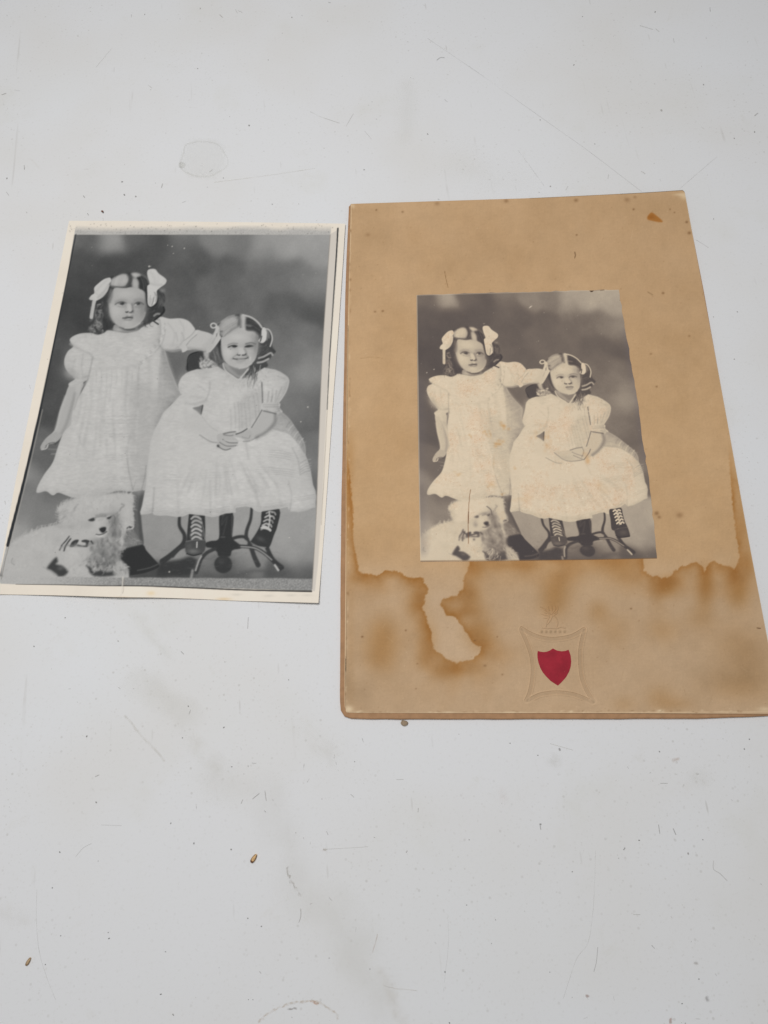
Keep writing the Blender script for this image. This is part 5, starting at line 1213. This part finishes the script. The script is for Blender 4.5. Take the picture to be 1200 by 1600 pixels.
# ---------------------------------------------------------------- crumbs lying on the table
def husk(name, px, py, ang, length, width, label, cols, group=None):
    base = at(px, py, 0.)
    t = empty(name, tuple(base)); t.rotation_euler = (0, 0, ang)
    def shell(nm, x0, x1, mat, k):
        bm = bmesh.new(); rows = []
        n = 10
        for i in range(n+1):
            x = x0+(x1-x0)*i/n; s = (x/length)+.5
            w = width*.5*(math.sin(math.pi*min(max(.06+.9*s, 0), 1)**.8)**.6)*k
            ring = []
            for j in range(10):
                a = 2*math.pi*j/10
                rz = w*.75*math.sin(a)*(1-.35*(math.cos(a*1) > .9))
                ring.append(bm.verts.new((x, w*math.cos(a)*(1+.08*math.sin(3*a+x*4000)), width*.36*k+rz)))
            rows.append(ring)
        for a, b in zip(rows[:-1], rows[1:]):
            for j in range(10): bm.faces.new((a[j], a[(j+1) % 10], b[(j+1) % 10], b[j]))
        bm.faces.new(rows[0][::-1]); bm.faces.new(rows[-1])
        for f in bm.faces: f.smooth = True
        bmesh.ops.recalc_face_normals(bm, faces=list(bm.faces))
        zm = min(q.co.z for q in bm.verts)
        for q in bm.verts: q.co.z -= zm
        me = bpy.data.meshes.new(nm); bm.to_mesh(me); bm.free()
        oo = bpy.data.objects.new(nm, me); scene.collection.objects.link(oo); me.materials.append(mat); oo.parent = t; return oo
    L_ = length
    shell('shell', -L_*.34, L_*.5, cols[0], 1.); shell('dark_tip', -L_*.5, -L_*.28, cols[1], 1.08)
    # two dark seams along the shell
    for s in (-1, 1):
        bm = bmesh.new(); rows = []
        for i in range(9):
            x = -L_*.3+L_*.76*i/8; q = (x/L_)+.5; w = width*.5*(math.sin(math.pi*min(.06+.9*q, 1)**.8)**.6)
            c_ = Vector((x, s*w*.86, width*.36+w*.3))
            rows.append([bm.verts.new(c_+Vector((0, width*.09*math.cos(a), width*.09*math.sin(a)))) for a in (0, 1.57, 3.14, 4.71)])
        for a, b in zip(rows[:-1], rows[1:]):
            for j in range(4): bm.faces.new((a[j], a[(j+1) % 4], b[(j+1) % 4], b[j]))
        bmesh.ops.recalc_face_normals(bm, faces=list(bm.faces))
        me = bpy.data.meshes.new('seam'); bm.to_mesh(me); bm.free(); me.materials.append(cols[1])
        oo = bpy.data.objects.new('seam', me); scene.collection.objects.link(oo); oo.parent = t
    return tag(t, label, 'seed husk', group)
M_TAN = flat_mat('tan_husk', (186,154,112), .6, .2, .2, 1200, .3); M_DARK = flat_mat('dark_husk', (98,70,50), .7, .2, .2, 1200, .3); M_PALE = flat_mat('pale_husk', (158,136,108), .7, .15, .2, 1200, .3)
husk('seed_husk', 397, 1341, math.radians(52), 13*MM, 5.6*MM, 'tan seed husk with dark tip lying alone on the white table', (M_TAN, M_DARK))
husk('seed_husk', 45, 1502, math.radians(58), 11*MM, 4.2*MM, 'smaller dull brown husk fragment beside a curved hairline scratch', (M_PALE, flat_mat('brown_husk', (126,104,80), .8, .1, .2, 1200, .3)))
def crumb(name, px, py, s, mat, label, sx=1.5, ang=0., seed=1):
    rnd = random.Random(seed); bm = bmesh.new(); bmesh.ops.create_icosphere(bm, subdivisions=2, radius=1)
    for q in bm.verts:
        k = 1+rnd.uniform(-.22, .22); q.co = Vector((q.co.x*s*sx*k, q.co.y*s*k, q.co.z*s*.5*k))
    zm = min(q.co.z for q in bm.verts)
    for q in bm.verts: q.co.z -= zm
    me = bpy.data.meshes.new(name); bm.to_mesh(me); bm.free(); me.materials.append(mat)
    o = bpy.data.objects.new(name, me); scene.collection.objects.link(o); o.location = tuple(at(px, py, 0.)); o.rotation_euler = (0, 0, ang)
    return tag(o, label, 'crumb')
crumb('dirt_crumb', 631.5, 1129.5, 4.2*MM, flat_mat('grey_dirt', (134,118,100), .95, .05, .25, 2000, .5), 'grey-brown dirt crumb against the lower edge of the brown card', 1.3, -.3, 4)
crumb('paint_crumb', 160, 330.5, 1.7*MM, flat_mat('dark_crumb', (104,72,62), .9, .1, .2, 2000, .4), 'tiny reddish-brown crumb above the bordered black-and-white print', 1.6, -.5, 6)
